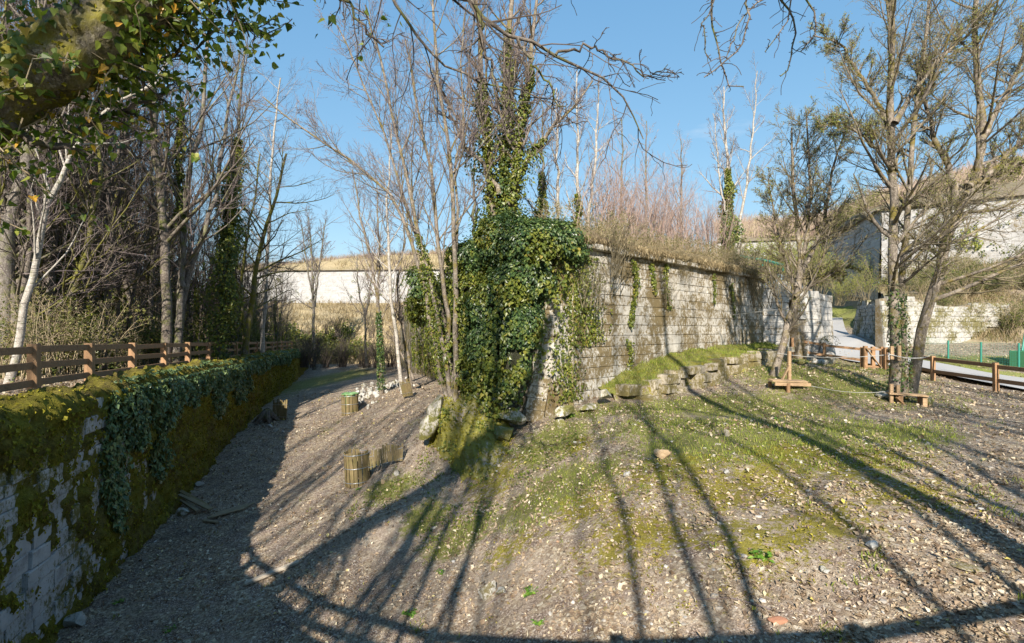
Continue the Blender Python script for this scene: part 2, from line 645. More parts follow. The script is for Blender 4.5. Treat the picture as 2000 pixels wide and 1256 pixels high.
def moss_mat():
    m, nt, b = new_mat('moss')
    n = N(nt)
    a = n.noise(n.pos(), 7, 8, .7)
    k = n.noise(n.pos(), .9, 4, .6)
    c = n.ramp(a, [(.25, (.10, .088, .018)), (.5, (.26, .225, .035)), (.8, (.42, .37, .065))])
    c2 = n.ramp(a, [(.25, (.08, .062, .026)), (.55, (.20, .15, .055)), (.85, (.33, .26, .11))])
    k3 = n.noise(n.pos(vec=(3, 3, .7)), 1.3, 6, .7)
    c = n.mix(n.ramp(n.mix(.5, k, k3), [(.42, 0.0), (.58, .9)]), c, c2)
    f = n.noise(n.pos(vec=(1, 1, .6)), 60, 4, .7)
    n.lk(n.mix(n.ramp(f, [(.3, .4), (.7, 0.0)]), c, (.03, .03, .006)), b.inputs['Base Color'])
    b.inputs['Roughness'].default_value = 1
    b.inputs['Specular IOR Level'].default_value = .05
    n.bump(b, n.math('ADD', a, f), 1.0, .05)
    return m


M['moss'] = moss_mat()


def ground_mat(name):
    m, nt, b = new_mat(name)
    n = N(nt)
    p = n.pos()
    v1 = n.voro(p, 21)
    sep = n.add('ShaderNodeSeparateColor')
    n.lk(v1, sep.inputs['Color'])
    r1 = sep.outputs['Red']
    c = n.ramp(r1, [(0, (.16, .115, .075)), (.35, (.265, .20, .135)), (.65, (.37, .295, .205)), (.86, (.47, .395, .285)), (1, (.60, .525, .41))])
    v2 = n.voro(p, 48)
    sep2 = n.add('ShaderNodeSeparateColor')
    n.lk(v2, sep2.inputs['Color'])
    c2 = n.ramp(sep2.outputs['Green'], [(0, (.10, .07, .052)), (.5, (.22, .16, .122)), (.9, (.42, .335, .265)), (1, (.64, .57, .50))])
    c = n.mix(n.ramp(n.noise(p, 3.1, 3), [(.4, 0.0), (.6, 1.0)]), c, c2)
    # bare pale soil on the mound
    s = n.noise(p, .75, 5, .6)
    soil = n.mix(n.noise(p, 30, 5, .7), (.34, .262, .19), (.54, .445, .35))
    sf = n.math('MULTIPLY', n.ramp(s, [(.40, 0.0), (.6, .75)]), n.attr('soil'))
    c = n.mix(sf, c, soil)
    # moss and grass where they grow
    gn = n.mix(.5, n.noise(p, 2.3, 7, .72), n.noise(p, 9, 6, .75))
    gf = n.ramp(n.math('ADD', n.math('MULTIPLY', gn, 1.0), n.math('MULTIPLY', n.attr('grass'), .34)), [(.60, 0.0), (.70, .85)])
    gc = n.mix(n.noise(p, 17, 4, .7), (.075, .095, .016), (.24, .23, .045))
    c = n.mix(gf, c, gc)
    yf = n.ramp(n.math('ADD', n.mix(.5, n.noise(p, 3.7, 6, .7), n.noise(p, 11, 5, .7)), n.math('MULTIPLY', n.attr('moss'), .22)), [(.63, 0.0), (.69, .9)])
    c = n.mix(yf, c, n.mix(n.noise(p, 30, 3), (.13, .115, .010), (.33, .28, .03)))
    tone = n.ramp(n.noise(p, .45, 6, .65), [(.32, .68), (.5, 1.0), (.68, 1.12)])
    c = n.mix(1.0, c, tone, 'MULTIPLY')
    n.lk(c, b.inputs['Base Color'])
    hh = n.math('ADD', r1, n.math('MULTIPLY', n.noise(p, 40, 4, .7), 1.2))
    n.bump(b, hh, .9, .04)
    return m


M['ground'] = ground_mat('leaf_litter_ground')


def bank_mat(name, stops, scale=6, spot=None):
    m, nt, b = new_mat(name)
    n = N(nt)
    a = n.noise(n.pos(), scale, 8, .7)
    c = n.ramp(a, stops)
    k = n.noise(n.pos(), .22, 5, .6)
    c = n.mix(n.ramp(k, [(.45, 0.0), (.65, .6)]), c, spot or (.14, .13, .05))
    n.lk(c, b.inputs['Base Color'])
    n.bump(b, a, .8, .08)
    return m


M['earth'] = bank_mat('earth_and_roots', [(.3, (.07, .052, .032)), (.5, (.155, .115, .068)), (.7, (.26, .205, .125))], 9, (.12, .11, .04))
M['drybank'] = bank_mat('dry_grass_bank', [(.3, (.17, .125, .07)), (.5, (.32, .25, .145)), (.7, (.45, .37, .235))], 5, (.25, .20, .10))
M['brushbank'] = bank_mat('brushy_slope', [(.3, (.13, .10, .07)), (.5, (.23, .18, .125)), (.7, (.34, .28, .2))], 4, (.17, .155, .065))
M['greenbank'] = bank_mat('green_verge', [(.3, (.10, .12, .025)), (.5, (.20, .22, .05)), (.75, (.34, .33, .10))], 7, (.26, .23, .1))
M['hill'] = bank_mat('winter_hill', [(.3, (.10, .078, .055)), (.5, (.19, .15, .105)), (.7, (.29, .235, .16))], 1.6, (.15, .13, .065))


def asphalt():
    m, nt, b = new_mat('asphalt')
    n = N(nt)
    a = n.noise(n.pos(), 60, 4, .7)
    k = n.noise(n.pos(), .8, 4, .6)
    c = n.mix(a, (.26, .25, .245), (.42, .41, .395))
    c = n.mix(n.ramp(k, [(.45, 0.0), (.7, .5)]), c, (.34, .31, .27))
    n.lk(c, b.inputs['Base Color'])
    n.bump(b, a, .3, .01)
    return m


M['asphalt'] = asphalt()


def wood(name, dark, light, mossy=0.0, axis=None):
    m, nt, b = new_mat(name)
    n = N(nt)
    tc_ = n.add('ShaderNodeTexCoord')
    oi = n.add('ShaderNodeObjectInfo')
    mp_ = n.add('ShaderNodeMapping')
    mp_.inputs['Scale'].default_value = (1.2, 26, 26) if axis != 'z' else (26, 26, 1.2)
    n.lk(tc_.outputs['Object'], mp_.inputs['Vector'])
    n.lk(oi.outputs['Random'], mp_.inputs['Location'])
    a = n.noise(mp_.outputs['Vector'], 1.3, 6, .65, .4)
    c = n.ramp(a, [(.3, dark), (.7, light)])
    c = n.mix(n.ramp(oi.outputs['Random'], [(0, 0.0), (1, .35)]), c, tuple(x * .7 for x in light))
    k = n.noise(n.pos(), 6, 4)
    c = n.mix(n.ramp(k, [(.55, 0.0), (.75, .4)]), c, tuple(x * .55 for x in dark))
    if mossy:
        c = n.mix(n.ramp(n.noise(n.pos(), 4, 5), [(.5, 0.0), (.65, mossy)]), c, (.13, .13, .03))
    n.lk(c, b.inputs['Base Color'])
    n.bump(b, a, .4, .006)
    b.inputs['Roughness'].default_value = .75
    return m


M['fencewood'] = wood('fence_wood', (.19, .105, .055), (.37, .225, .125))
M['postwood'] = wood('post_wood', (.20, .11, .055), (.40, .24, .13), axis='z')
M['newwood'] = wood('fresh_wood', (.26, .165, .09), (.46, .32, .19))
M['greywood'] = wood('weathered_wood', (.14, .105, .065), (.33, .26, .17), .3)
M['slat'] = wood('chestnut_slat', (.10, .075, .034), (.25, .19, .095), .35, axis='z')
M['paleplank'] = wood('pale_plank', (.28, .235, .18), (.48, .42, .34))


def plain(name, col, rough=.5, metal=0.0):
    m, nt, b = new_mat(name)
    n = N(nt)
    a = n.noise(n.pos(), 30, 4)
    n.lk(n.mix(a, tuple(x * .75 for x in col), tuple(min(1, x * 1.15) for x in col)), b.inputs['Base Color'])
    b.inputs['Roughness'].default_value = rough
    b.inputs['Metallic'].default_value = metal
    b.inputs['Specular IOR Level'].default_value = .4
    return m


M['steel'] = plain('galvanised_wire', (.42, .43, .44), .4, .7)
M['green'] = plain('green_coated_steel', (.03, .20, .15), .45)
M['greensheet'] = plain('green_sheet', (.05, .17, .08), .6)
M['greenbag'] = plain('green_bin_bag', (.12, .22, .09), .5)
M['rope'] = plain('rope', (.42, .41, .38), .8)

# ------------------------------------------------------------------ ground
EDGE_PTS = [(-25.0, 62), (-16.5, 35), (-11.55, 19), (-8.8, 10), (-7.9, 7), (-6.6, 4.4), (-4.4, 2.4), (-1.8, 1.45), (1.5, 1.25), (4.2, 1.8), (7.0, 2.4), (11, 1.8), (30, -6)]
EDGE = catmull(np.array([(x, y, 0) for x, y in EDGE_PTS]), 240)[:, :2]
EDGE[0] = EDGE_PTS[0]


def terr_z(x, y):
    return -1.42 - 0.02 * np.maximum(0, np.asarray(y) - 10.9)


def wall_x(Y, a=5.7):
    return -a - .308 * Y


CTRL = []
def cp(px, py, Y):
    CTRL.append(at(px, py, Y))
for Y, z in ((9.5, -5.8), (14.7, -5.4), (22, -4.95), (27, -4.8), (40, -4.65), (59, -4.5)):
    CTRL.append(np.array([wall_x(Y), Y, z]))
for p in ((-6, 4, -5.9), (-6, 0, -6), (-3, 3, -5.5), (0, 3, -4.9), (3, 2.5, -4.25), (6, 3.2, -3.5), (9, 4.5, -2.85), (14, 6, -2.45), (0, -5, -5.6), (10, -8, -4.4), (20, 4, -2.6), (25, -8, -3.5), (-20, 10, -5.6), (-30, 40, -5.2), (-12, -10, -6.2), (-45, 20, -6), (-45, 80, -5), (8, 30, -2.2), (2, 30, -3), (15, 45, -2), (-4, 50, -3.8), (-20, 75, -4.0), (0, 90, -3), (60, 0, -3), (70, 40, -2), (-60, -50, -7), (20, -60, -7), (30, 18, -2.3), (27, 28, -1.95), (0, 140, -3), (60, 120, 2), (-60, 130, -4)):
    CTRL.append(np.array(p, float))
for q in ((560, 1000, 14.5), (700, 1150, 9.9), (640, 900, 18.8), (700, 942, 15.6), (800, 1000, 12.7), (800, 1200, 8.56), (685, 806, 26.5), (630, 725, 56), (720, 745, 38), (785, 772, 27), (800, 850, 17.5), (880, 975, 13.0), (960, 978, 12.0), (1000, 1200, 7.7), (1080, 820, 15.0), (1200, 1000, 8.7), (1200, 850, 12.4), (1200, 1200, 6.6), (1400, 900, 10.0), (1400, 850, 11.8), (1400, 1000, 8.2), (1600, 930, 9.0), (1400, 1100, 7.0), (1500, 1200, 6.1), (1600, 850, 11.4), (1700, 1000, 7.6), (1900, 1000, 7.5), (1900, 1200, 5.5), (1500, 780, 16.5), (1300, 790, 16), (1780, 785, 15.8), (1945, 765, 19.3), (1820, 745, 23), (1690, 722, 26.8), (1610, 712, 27.5), (1550, 700, 28), (1515, 728, 19), (2000, 765, 20.5), (1800, 727, 25), (1640, 707, 30), (1625, 660, 37), (2000, 742, 24.5), (1850, 715, 28), (1750, 697, 31), (1700, 675, 34), (1665, 655, 40), (1640, 640, 48), (1640, 622, 56)):
    cp(*q)
CTRL = np.array(CTRL)


def _tps():
    n = len(CTRL)
    xy = CTRL[:, :2] / 20
    d = np.linalg.norm(xy[:, None] - xy[None], axis=2)
    K = np.where(d > 0, d * d * np.log(np.maximum(d, 1e-9)), 0) + np.eye(n) * 2e-3
    Pm = np.hstack([np.ones((n, 1)), xy])
    A = np.zeros((n + 3, n + 3))
    A[:n, :n], A[:n, n:], A[n:, :n] = K, Pm, Pm.T
    return xy, np.linalg.solve(A, np.concatenate([CTRL[:, 2], np.zeros(3)]))


_xy, _w = _tps()


def gz(x, y, detail=True):
    x, y = np.atleast_1d(np.asarray(x, float)), np.atleast_1d(np.asarray(y, float))
    sh = x.shape
    q = np.stack([x.ravel(), y.ravel()], 1) / 20
    d = np.linalg.norm(q[:, None] - _xy[None], axis=2)
    z = (d * d * np.log(np.maximum(d, 1e-9))) @ _w[:len(_xy)] + _w[-3] + q @ _w[-2:]
    far = sstep(70, 160, np.linalg.norm(q * 20 - np.array([0, 20]), axis=1))
    z = np.clip(z, -7.5, 5) * (1 - far) + -3.5 * far
    if detail:
        p = np.stack([q[:, 0] * 20, q[:, 1] * 20, np.zeros(len(q))], 1)
        z = z + (fbm(p * .7, 4) - .5) * .22 + (fbm(p * 3.1 + 5, 3) - .5) * .06
    return z.reshape(sh)


def g1(x, y):
    return float(gz(x, y)[0])


def at_g(px, Y, lift=0.0):
    """the ground under picture column px, Y metres ahead"""
    x = (px - 1000) / 1000 * Y
    return np.array([x, Y, g1(x, Y) + lift])


def sinh_axis(lo, hi, c, fine, n):
    t = np.linspace(np.arcsinh((lo - c) / fine), np.arcsinh((hi - c) / fine), n)
    return c + fine * np.sinh(t)


def blob(x, y, lst):
    r = np.zeros_like(x)
    for px, py, Y, sx, sy in lst:
        c = at(px, py, Y)
        r = np.maximum(r, np.exp(-((x - c[0]) / sx) ** 2 - ((y - c[1]) / sy) ** 2))
    return r


GRASS = [(1400, 880, 11.2, 2.2, 1.0), (1700, 860, 11.6, 2.0, 1.2), (900, 1040, 10.8, .8, .8), (1450, 790, 15.5, 3.2, 1.8), (1600, 740, 19, 3.0, 4), (1250, 800, 15, 2.5, 1.2), (1330, 850, 12.8, 2.0, 1.2), (1560, 850, 12.4, 3, 1.2), (1080, 850, 13.5, 1.2, 1.2), (760, 960, 14.4, .8, .8), (830, 1000, 12.4, .5, .9), (1500, 900, 10.8, 3, 1.4), (1650, 700, 26, 3, 3), (1900, 710, 29, 8, 2), (1640, 622, 54, 6, 8), (1100, 960, 10.8, 1.5, 1.2), (640, 740, 46, 3, 12)]
MOSS = [(1300, 950, 9.8, 1.5, 1.2), (1480, 1100, 7.2, 1.0, .9), (1780, 980, 8.2, 1.4, .9), (1620, 1060, 7.5, 1.1, .8), (1150, 1000, 9.4, .9, .9), (1550, 930, 10.2, 1.5, 1.0), (1640, 960, 9.4, 1.2, 1.0), (1500, 1000, 9, 1.2, 1.2), (1400, 1010, 8.9, .8, 1.2), (960, 900, 13.2, .9, 1.6), (1700, 930, 9.8, 1.5, .8), (1000, 1080, 9.3, .7, .5), (1130, 880, 12.6, .6, .6), (1240, 1150, 8, 1.2, 1)]
SOIL = [(1300, 1050, 8.6, 3, 3), (1550, 1080, 7.6, 2.5, 2), (1100, 1050, 9.5, 2.2, 2.5), (1500, 920, 10.5, 4, 2.5), (800, 980, 14, 2, 3), (1800, 950, 9, 2, 2), (1350, 850, 12.6, 3, 2)]


def set_attr(me, name, vals):
    a = me.attributes.new(name, 'FLOAT', 'POINT')
    a.data.foreach_set('value', np.asarray(vals, np.float32))


gx = sinh_axis(-420, 420, 1.0, 9.0, 260)
gy = sinh_axis(-320, 700, 9.0, 7.0, 260)
GX, GY = np.meshgrid(gx, gy, indexing='ij')
GZ = gz(GX, GY)
ground = part('ground', np.stack([GX, GY, GZ], -1).reshape(-1, 3), grid_faces(260, 260), M['ground'], smooth=True)
tag(ground, 'ditch floor and mound of leaf litter, soil, moss and grass', kind='structure')
set_attr(ground.data, 'grass', blob(GX, GY, GRASS).ravel())
set_attr(ground.data, 'moss', blob(GX, GY, MOSS).ravel())
set_attr(ground.data, 'soil', blob(GX, GY, SOIL).ravel())

# the upper terrace: left of the ditch and behind the camera
en = np.gradient(EDGE, axis=0)
en = unit(np.stack([en[:, 1], -en[:, 0]], 1))
if en[0, 0] > 0:
    en = -en
wv = np.concatenate([[-.02], np.geomspace(.15, 160, 46)])
TX = EDGE[:, None, 0] + en[:, None, 0] * wv[None]
TY = EDGE[:, None, 1] + en[:, None, 1] * wv[None]
TP = np.stack([TX, TY, np.zeros_like(TX)], -1)
TZ = terr_z(TX, TY) + (fbm(TP * .6, 4) - .5) * .25 + (fbm(TP * 3, 3) - .5) * .05 + .02 * np.clip(wv - 8, 0, 60)[None] * 0.6
terrace = part('terrace_ground', np.stack([TX, TY, TZ], -1).reshape(-1, 3), grid_faces(*TX.shape), M['ground'], smooth=True)
tag(terrace, 'upper path of fallen leaves along the wooden fence', kind='structure')
set_attr(terrace.data, 'grass', (np.clip((wv - 3.5) / 5, 0, .8)[None] * np.ones_like(TX)).ravel())
set_attr(terrace.data, 'moss', (np.clip(1 - wv / 1.2, 0, 1)[None] * np.ones_like(TX)).ravel())
set_attr(terrace.data, 'soil', np.zeros(TX.size))


def tz(x, y):
    p = np.stack([np.atleast_1d(x), np.atleast_1d(y), np.zeros_like(np.atleast_1d(x))], -1).astype(float)
    return terr_z(p[:, 0], p[:, 1]) + (fbm(p * .6, 4) - .5) * .25 + (fbm(p * 3, 3) - .5) * .05


def tz1(x, y):
    return float(tz(np.array([float(x)]), np.array([float(y)]))[0])


def at_t(px, Y):
    x = (px - 1000) / 1000 * Y
    return np.array([x, Y, tz1(x, Y)])

# ------------------------------------------------------------------ left mossy wall (counterscarp)
UL = np.array([-.2944, .9557, 0])                 # along the wall, away from the camera
NL = np.array([.9557, .2944, 0])                  # out into the ditch
lw = thing('mossy_wall', (wall_x(12), 12, g1(wall_x(12), 12)), 'long moss covered stone wall on the left side of the ditch', 'wall')
ORL = np.array(lw.location)

cz0 = gz(EDGE[:, 0], EDGE[:, 1]) - .6
cz1 = terr_z(EDGE[:, 0], EDGE[:, 1]) - .06
hh = np.linspace(0, 1, 5)
CV = np.stack([np.repeat(EDGE[:, 0:1], 5, 1), np.repeat(EDGE[:, 1:2], 5, 1), cz0[:, None] + (cz1 - cz0)[:, None] * hh[None]], -1)
part('wall_core', CV.reshape(-1, 3), grid_faces(240, 5), M['leftstone'], lw, origin=ORL)


def stone_meshes(mat, n=6, seed=3, cham=.10):
    """block with a chamfered, slightly uneven face: x along wall, y out, z up, all -.5...5"""
    out = []
    r = np.random.default_rng(seed)
    for k in range(n):
        c = cham * r.uniform(.6, 1.3)
        ov = np.array([[-.5, -.5], [.5, -.5], [.5, .5], [-.5, .5]])
        j = lambda a: r.normal(size=(4, 2)) * a
        back = np.concatenate([ov, np.full((4, 1), -.5)], 1)
        fo = np.concatenate([ov + j(.010), np.full((4, 1), .455)], 1)
        fi = np.concatenate([ov * (1 - c * np.array([.7, 1.6])) + j(.010), .5 + r.normal(size=(4, 1)) * .035], 1)
        cen = np.array([[r.normal() * .1, r.normal() * .1, .5 + r.normal() * .03]])
        V = np.concatenate([back, fo, fi, cen])[:, [0, 2, 1]]
        Q, T = [], []
        for a in range(4):
            b_ = (a + 1) % 4
            Q += [[a, b_, 4 + b_, 4 + a], [4 + a, 4 + b_, 8 + b_, 8 + a]]
            T.append([8 + a, 8 + b_, 12])
        out.append(mesh_data('stone', V * np.array([1, 1, 1]), [np.array(Q), np.array(T)], mat))
    return out


def place_stone(me, c, u, nrm, up, size, parent, origin, tilt=0.0):
    o = bpy.data.objects.new('stone', me)
    COL.objects.link(o)
    o.parent = parent
    R = np.stack([u, nrm, up], 1)
    Mx = Matrix([[R[i][0], R[i][1], R[i][2], 0] for i in range(3)] + [[0, 0, 0, 1]]) @ Matrix.Rotation(tilt, 4, 'Y')
    Mx.translation = Vector((np.asarray(c) - origin).tolist())
    o.matrix_local = Mx @ Matrix.Diagonal((*[float(x) for x in size], 1))
    return o


sm = stone_meshes(M['leftstone'], 6, 5, .12)
r = np.random.default_rng(11)
cnt = 0
zc = -5.55
row = 0
while zc < -1.75 and cnt < 298:
    ch = r.choice([.2, .26, .34, .3])
    Y = 7.3 + r.uniform(0, .3)
    while Y < 16.5 and cnt < 298:
        l = r.uniform(.28, .95)
        ym = Y + l * .48
        if zc > gz(wall_x(ym), ym, False)[0] - .15:
            c = np.array([wall_x(ym), ym, zc + ch / 2]) + NL * r.uniform(-.03, .06)
            place_stone(sm[r.integers(6)], c, -UL, NL, np.array([0, 0, 1.]), (l * .98, .16, ch * .965), lw, ORL, r.normal() * .02)
            cnt += 1
        Y += l * .9557
    zc += ch
    row += 1

ys = np.concatenate([np.linspace(5.5, 20, 250), np.geomspace(20.1, 62, 170)])
nh = 84
hv = np.linspace(0, 1.14, nh)
X0 = wall_x(ys)
zb = gz(X0, ys, False) - .15
zt = terr_z(X0, ys) + .02
over = np.clip(hv - 1, 0, 1) * 5.5                       # runs back over the top
PV = np.zeros((len(ys), nh, 3))
PV[..., 0], PV[..., 1] = X0[:, None], ys[:, None]
PV[..., 2] = zb[:, None] + (zt - zb)[:, None] * np.minimum(hv, 1)[None]
PV -= NL[None, None] * over[None, :, None]
q = PV * np.array([1, 1, .55])
th = fbm(q * .8 + 3, 4) * .42 + fbm(q * 3.6, 5, .65) * .58
trend = .10 * sstep(9, 17, ys)[:, None] + .05 * sstep(.72, 1.0, hv)[None] + .05 * sstep(.2, .02, hv)[None] - .05 * np.exp(-((hv - .5) / .42) ** 2)[None] * sstep(19, 8, ys)[:, None]
lump = fbm(PV * 6.5, 3) * .07
disp = (th - .485) * 1.15 + .035 + trend * 1.25 + lump
disp = np.clip(disp, -.05, .5)
edge_r = np.sqrt(np.clip(1 - np.clip((hv - .955) / .05, 0, 1) ** 2, 0, 1))
outn = NL[None, None] * edge_r[None, :, None] + np.array([0, 0, 1.]) * (1 - edge_r)[None, :, None]
MV = PV + outn * disp[..., None]
MV[..., 2] += -.05 * over[None]
part('moss', MV.reshape(-1, 3), grid_faces(len(ys), nh), M['moss'], lw, smooth=True, stuff=True, origin=ORL)


def wall_moss_pt(Y, h, lift=0.0):
    """point just outside the moss of the left wall"""
    yi = np.clip(np.searchsorted(ys, Y), 1, len(ys) - 1)
    hi = np.clip((np.asarray(h) / 1.14 * (nh - 1)).astype(int), 0, nh - 1)
    return MV[yi, hi] + outn[0, hi] * np.asarray(lift)[..., None], outn[0, hi]


# shaggy moss cushions hanging on the wall
r = np.random.default_rng(21)
n = 30000
Yr = 6.5 + 40 * r.uniform(0, 1, n) ** 2.0
hr = r.uniform(0.02, 1.1, n)
P, nr = wall_moss_pt(Yr, hr, r.uniform(-.01, .02, n))
yi = np.clip(np.searchsorted(ys, Yr), 1, len(ys) - 1)
hi = np.clip((hr / 1.14 * (nh - 1)).astype(int), 0, nh - 1)
ok = disp[yi, hi] > .09
P, nr = P[ok], nr[ok]
V, F = leaves(P, nr + r.normal(size=P.shape) * .5, r.uniform(.03, .08, len(P)) * (1 + .02 * P[:, 1]), r, 1.2)
part('moss_tufts', V, F, M['mosstuft'], lw, stuff=True, origin=ORL)

# ivy on the left wall
iv = thing('ivy_plant', (wall_x(14), 14, terr_z(0, 14)), 'dark ivy trailing down the mossy wall below the left fence', 'ivy')
n = 90000
Yr = 8.5 + 49 * r.uniform(0, 1, n) ** 1.55
hr = 1.13 - 1.0 * r.uniform(0, 1, n) ** 1.5
q = np.stack([Yr * .55, hr * 1.9, np.full(n, 4.2)], 1)
m_ = fbm(q, 3)
dens = np.zeros(n)
for (y0, sy, h0, sh) in ((11.7, .55, .62, .34), (12.8, .8, .86, .22), (14.6, 1.6, .93, .17), (14.2, .45, .60, .22), (17.5, 1.8, .95, .16), (21, 3.0, .93, .18), (28, 5, .95, .16), (38, 9, .97, .14), (50, 8, .98, .13), (20.0, 1.0, .7, .25), (25, 1.6, .72, .2)):
    dens = np.maximum(dens, np.exp(-((Yr - y0) / sy) ** 2 - ((hr - h0) / sh) ** 2))
ok = ((dens * 1.25 + (m_ - .5) * 1.5) > .46) & (hr < 1.015)
P, nr = wall_moss_pt(Yr[ok], hr[ok], r.uniform(.03, .16, ok.sum()))
V, F = leaves(P, nr + r.normal(size=P.shape) * .35 + np.array([0, 0, .25]), r.uniform(.06, .11, len(P)) * (1 + .012 * P[:, 1]), r, .9, 'ivy')
part('foliage', V, F, M['ivy_shade'], iv, stuff=True, origin=np.array(iv.location))

# ------------------------------------------------------------------ bastion
C0 = np.array([1.17, 15.62, 0.])
UB = np.array([.727, .687, 0.])
NB = np.array([.687, -.727, 0.])
FB = np.array([-.308, .951, 0.])
NF = np.array([-.951, -.308, 0.])
LB = 16.6
ZC = 2.62


def bpt(s, out=0.0, z=0.0):
    return C0 + UB * s + NB * out + np.array([0, 0, z])


bw = thing('bastion_wall', C0 + np.array([0, 0, -2.5]), 'sunlit bastion wall of large weathered limestone blocks beside the ivy', 'wall')
OB = np.array(bw.location)


def base_z(s):                                   # where the masonry meets ground or ledge
    return np.interp(s, [0, 1.2, 2.5, 5, 9, 13, 16.6], [-2.75, -2.7, -2.3, -1.7, -1.15, -.95, -.75])


# core: right face, flank, cordon
V, F = box_vf(bpt(LB / 2, -.45, (ZC - 3.2) / 2), (LB, .8, ZC + 3.2), np.stack([UB, NB, [0, 0, 1]], 1))
part('wall_core', V, F, M['mortar'], bw, origin=OB)
LF = 46.0
V, F = box_vf(C0 + FB * (LF / 2 + .2) - NF * .46 + np.array([0, 0, (ZC - 5) / 2]), (LF, .8, ZC + 5), np.stack([FB, NF, [0, 0, 1]], 1))
part('flank_wall', V, F, M['ledge'], bw, origin=OB)
k = 0
s = .1
r = np.random.default_rng(5)
while s < LB - .3:
    l = r.uniform(.8, 1.3)
    V, F = box_vf(bpt(s + l / 2, .02 + r.normal() * .015, ZC + .10 + r.normal() * .015), (l - .02, .62, .20), np.stack([UB, NB, [0, 0, 1]], 1), .03)
    part('cordon_stone', V, F, M['bastion'], bw, origin=OB)
    s += l
sm = stone_meshes(M['bastion'], 8, 9, .020)
cnt = 0
zc = ZC
heights = []
while zc > -2.8:
    ch = r.choice([.34, .37, .40, .27], p=[.35, .3, .2, .15])
    s = -.05 + r.uniform(0, .3)
    first = True
    while s < LB and cnt < 300:
        l = r.uniform(.55, 1.15) if zc > 0 else r.uniform(.5, 1.0)
        if s + l > LB:
            l = LB - s
        if zc - ch > base_z(s + l / 2) - .35 and l > .15:
            place_stone(sm[r.integers(8)], bpt(s + l / 2, r.uniform(-.012, .010) - .03, zc - ch / 2), -UB, NB, np.array([0, 0, 1.]), (l - r.uniform(.006, .016), .30, ch - r.uniform(.008, .018)), bw, OB, r.normal() * .004)
            cnt += 1
        s += l
    zc -= ch
print('bastion stones', cnt)
# battered corner stones below the ivy
r = np.random.default_rng(15)
for k in range(11):
    z = -2.6 + k * .36
    out = .75 * (1 - (k + .5) / 11.5) + .05
    for v0 in (0.0, .8):
        l = r.uniform(.6, .85)
        c = C0 + NF * (out - .25) + FB * (v0 + l / 2) + np.array([0, 0, z])
        nb_ = unit(NF + np.array([0, 0, .187]))
        ub_ = np.cross(-FB, nb_)
        place_stone(sm[r.integers(8)], c, -FB, nb_, ub_, (l, .6, .352), bw, OB)

# earth rampart on top of the bastion
su = np.linspace(0, 18.0, 70)
vu = np.concatenate([np.linspace(0, 14, 56), np.linspace(14.6, 60, 34)])
S_, V_ = np.meshgrid(su, vu, indexing='ij')
RP = C0[None, None] + S_[..., None] * UB + V_[..., None] * FB
dm = .9 * np.minimum(V_, np.maximum(S_, 0))
RZ = ZC + .14 + 1.5 * sstep(-.3, 3.6, dm) + (fbm(RP * .5, 4) - .5) * .5 * sstep(.2, 2, dm) + (fbm(RP * 2.5, 3) - .5) * .15
RZ -= 1.0 * sstep(12.5, 16.6, S_) + 4.5 * sstep(16.9, 18.0, S_)
RP[..., 2] = RZ
ramp = part('rampart_ground', RP.reshape(-1, 3), grid_faces(*S_.shape), M['drybank'], smooth=True)
tag(ramp, 'dry grassy earth bank on top of the bastion', kind='structure')


def rz_at(s, v):
    p = C0 + s * UB + v * FB
    return p + np.array([0, 0, ZC + .14 + 1.5 * float(sstep(-.3, 3.6, .9 * min(v, s)))])


# dry grass hanging over the cordon and over the bank
r = np.random.default_rng(31)
n = 19000
s = r.uniform(.2, 17.4, n)
v = np.abs(r.normal(0, 1.0, n)) * np.where(r.uniform(size=n) < .6, .6, 3.5) - .25
P = C0 + s[:, None] * UB + v[:, None] * FB
P[:, 2] = ZC + .12 + 1.5 * sstep(-.3, 3.6, .9 * np.minimum(v, s))
V1, F1 = blades(P, r.uniform(.12, .45, n), r, 1.1, .010)
n2 = 4500
s2 = r.uniform(.5, 17, n2)
P2 = C0 + s2[:, None] * UB + NB * .36 + np.array([0, 0, ZC + .3])
V2, F2 = blades(P2 + r.normal(size=P2.shape) * np.array([.12, .12, .06]), -r.uniform(.05, .4, n2) * (vnoise(np.stack([s2 * 1.7, s2 * 0, s2 * 0], 1)) ** 1.5 + .1), r, .9, .010) if True else leaves(P2 + r.normal(size=P2.shape) * np.array([.12, .12, .06]), NB + r.normal(size=P2.shape) * .5, r.uniform(.08, .34, n2) * (.4 + vnoise(np.stack([s2, s2 * 0, s2 * 0], 1))), r, 1.6)
V, F = join([(V1, F1), (V2, F2)])
o = part('dry_grass', V, F, M['drygrass'])
tag(o, 'dry straw coloured grass hanging over the bastion wall top', 'grass', kind='stuff')

# ragged earth and root cap bulging over the cordon
cs_ = np.linspace(.2, 17.2, 170)
ca = np.linspace(-1.9, 2.4, 12)
cr = .10 + .30 * fbm(np.stack([cs_ * .9, cs_ * 0, cs_ * 0], 1), 4)
CP = C0 + cs_[:, None, None] * UB + NB * (.10 + np.cos(ca)[None, :, None] * cr[:, None, None]) + np.array([0, 0, 1.]) * (ZC + .30 + np.sin(ca)[None, :, None] * cr[:, None, None] * .9)
CP += (fbm(CP * 3.0, 5, .7)[..., None] - .5) * (NB * .55 + np.array([0, 0, .45]))
CP[..., 2] -= 1.0 * sstep(12.5, 16.6, cs_)[:, None] * .25
part('earth_cap', CP.reshape(-1, 3), grid_faces(170, 12), M['earth'], bw, smooth=True, origin=OB)

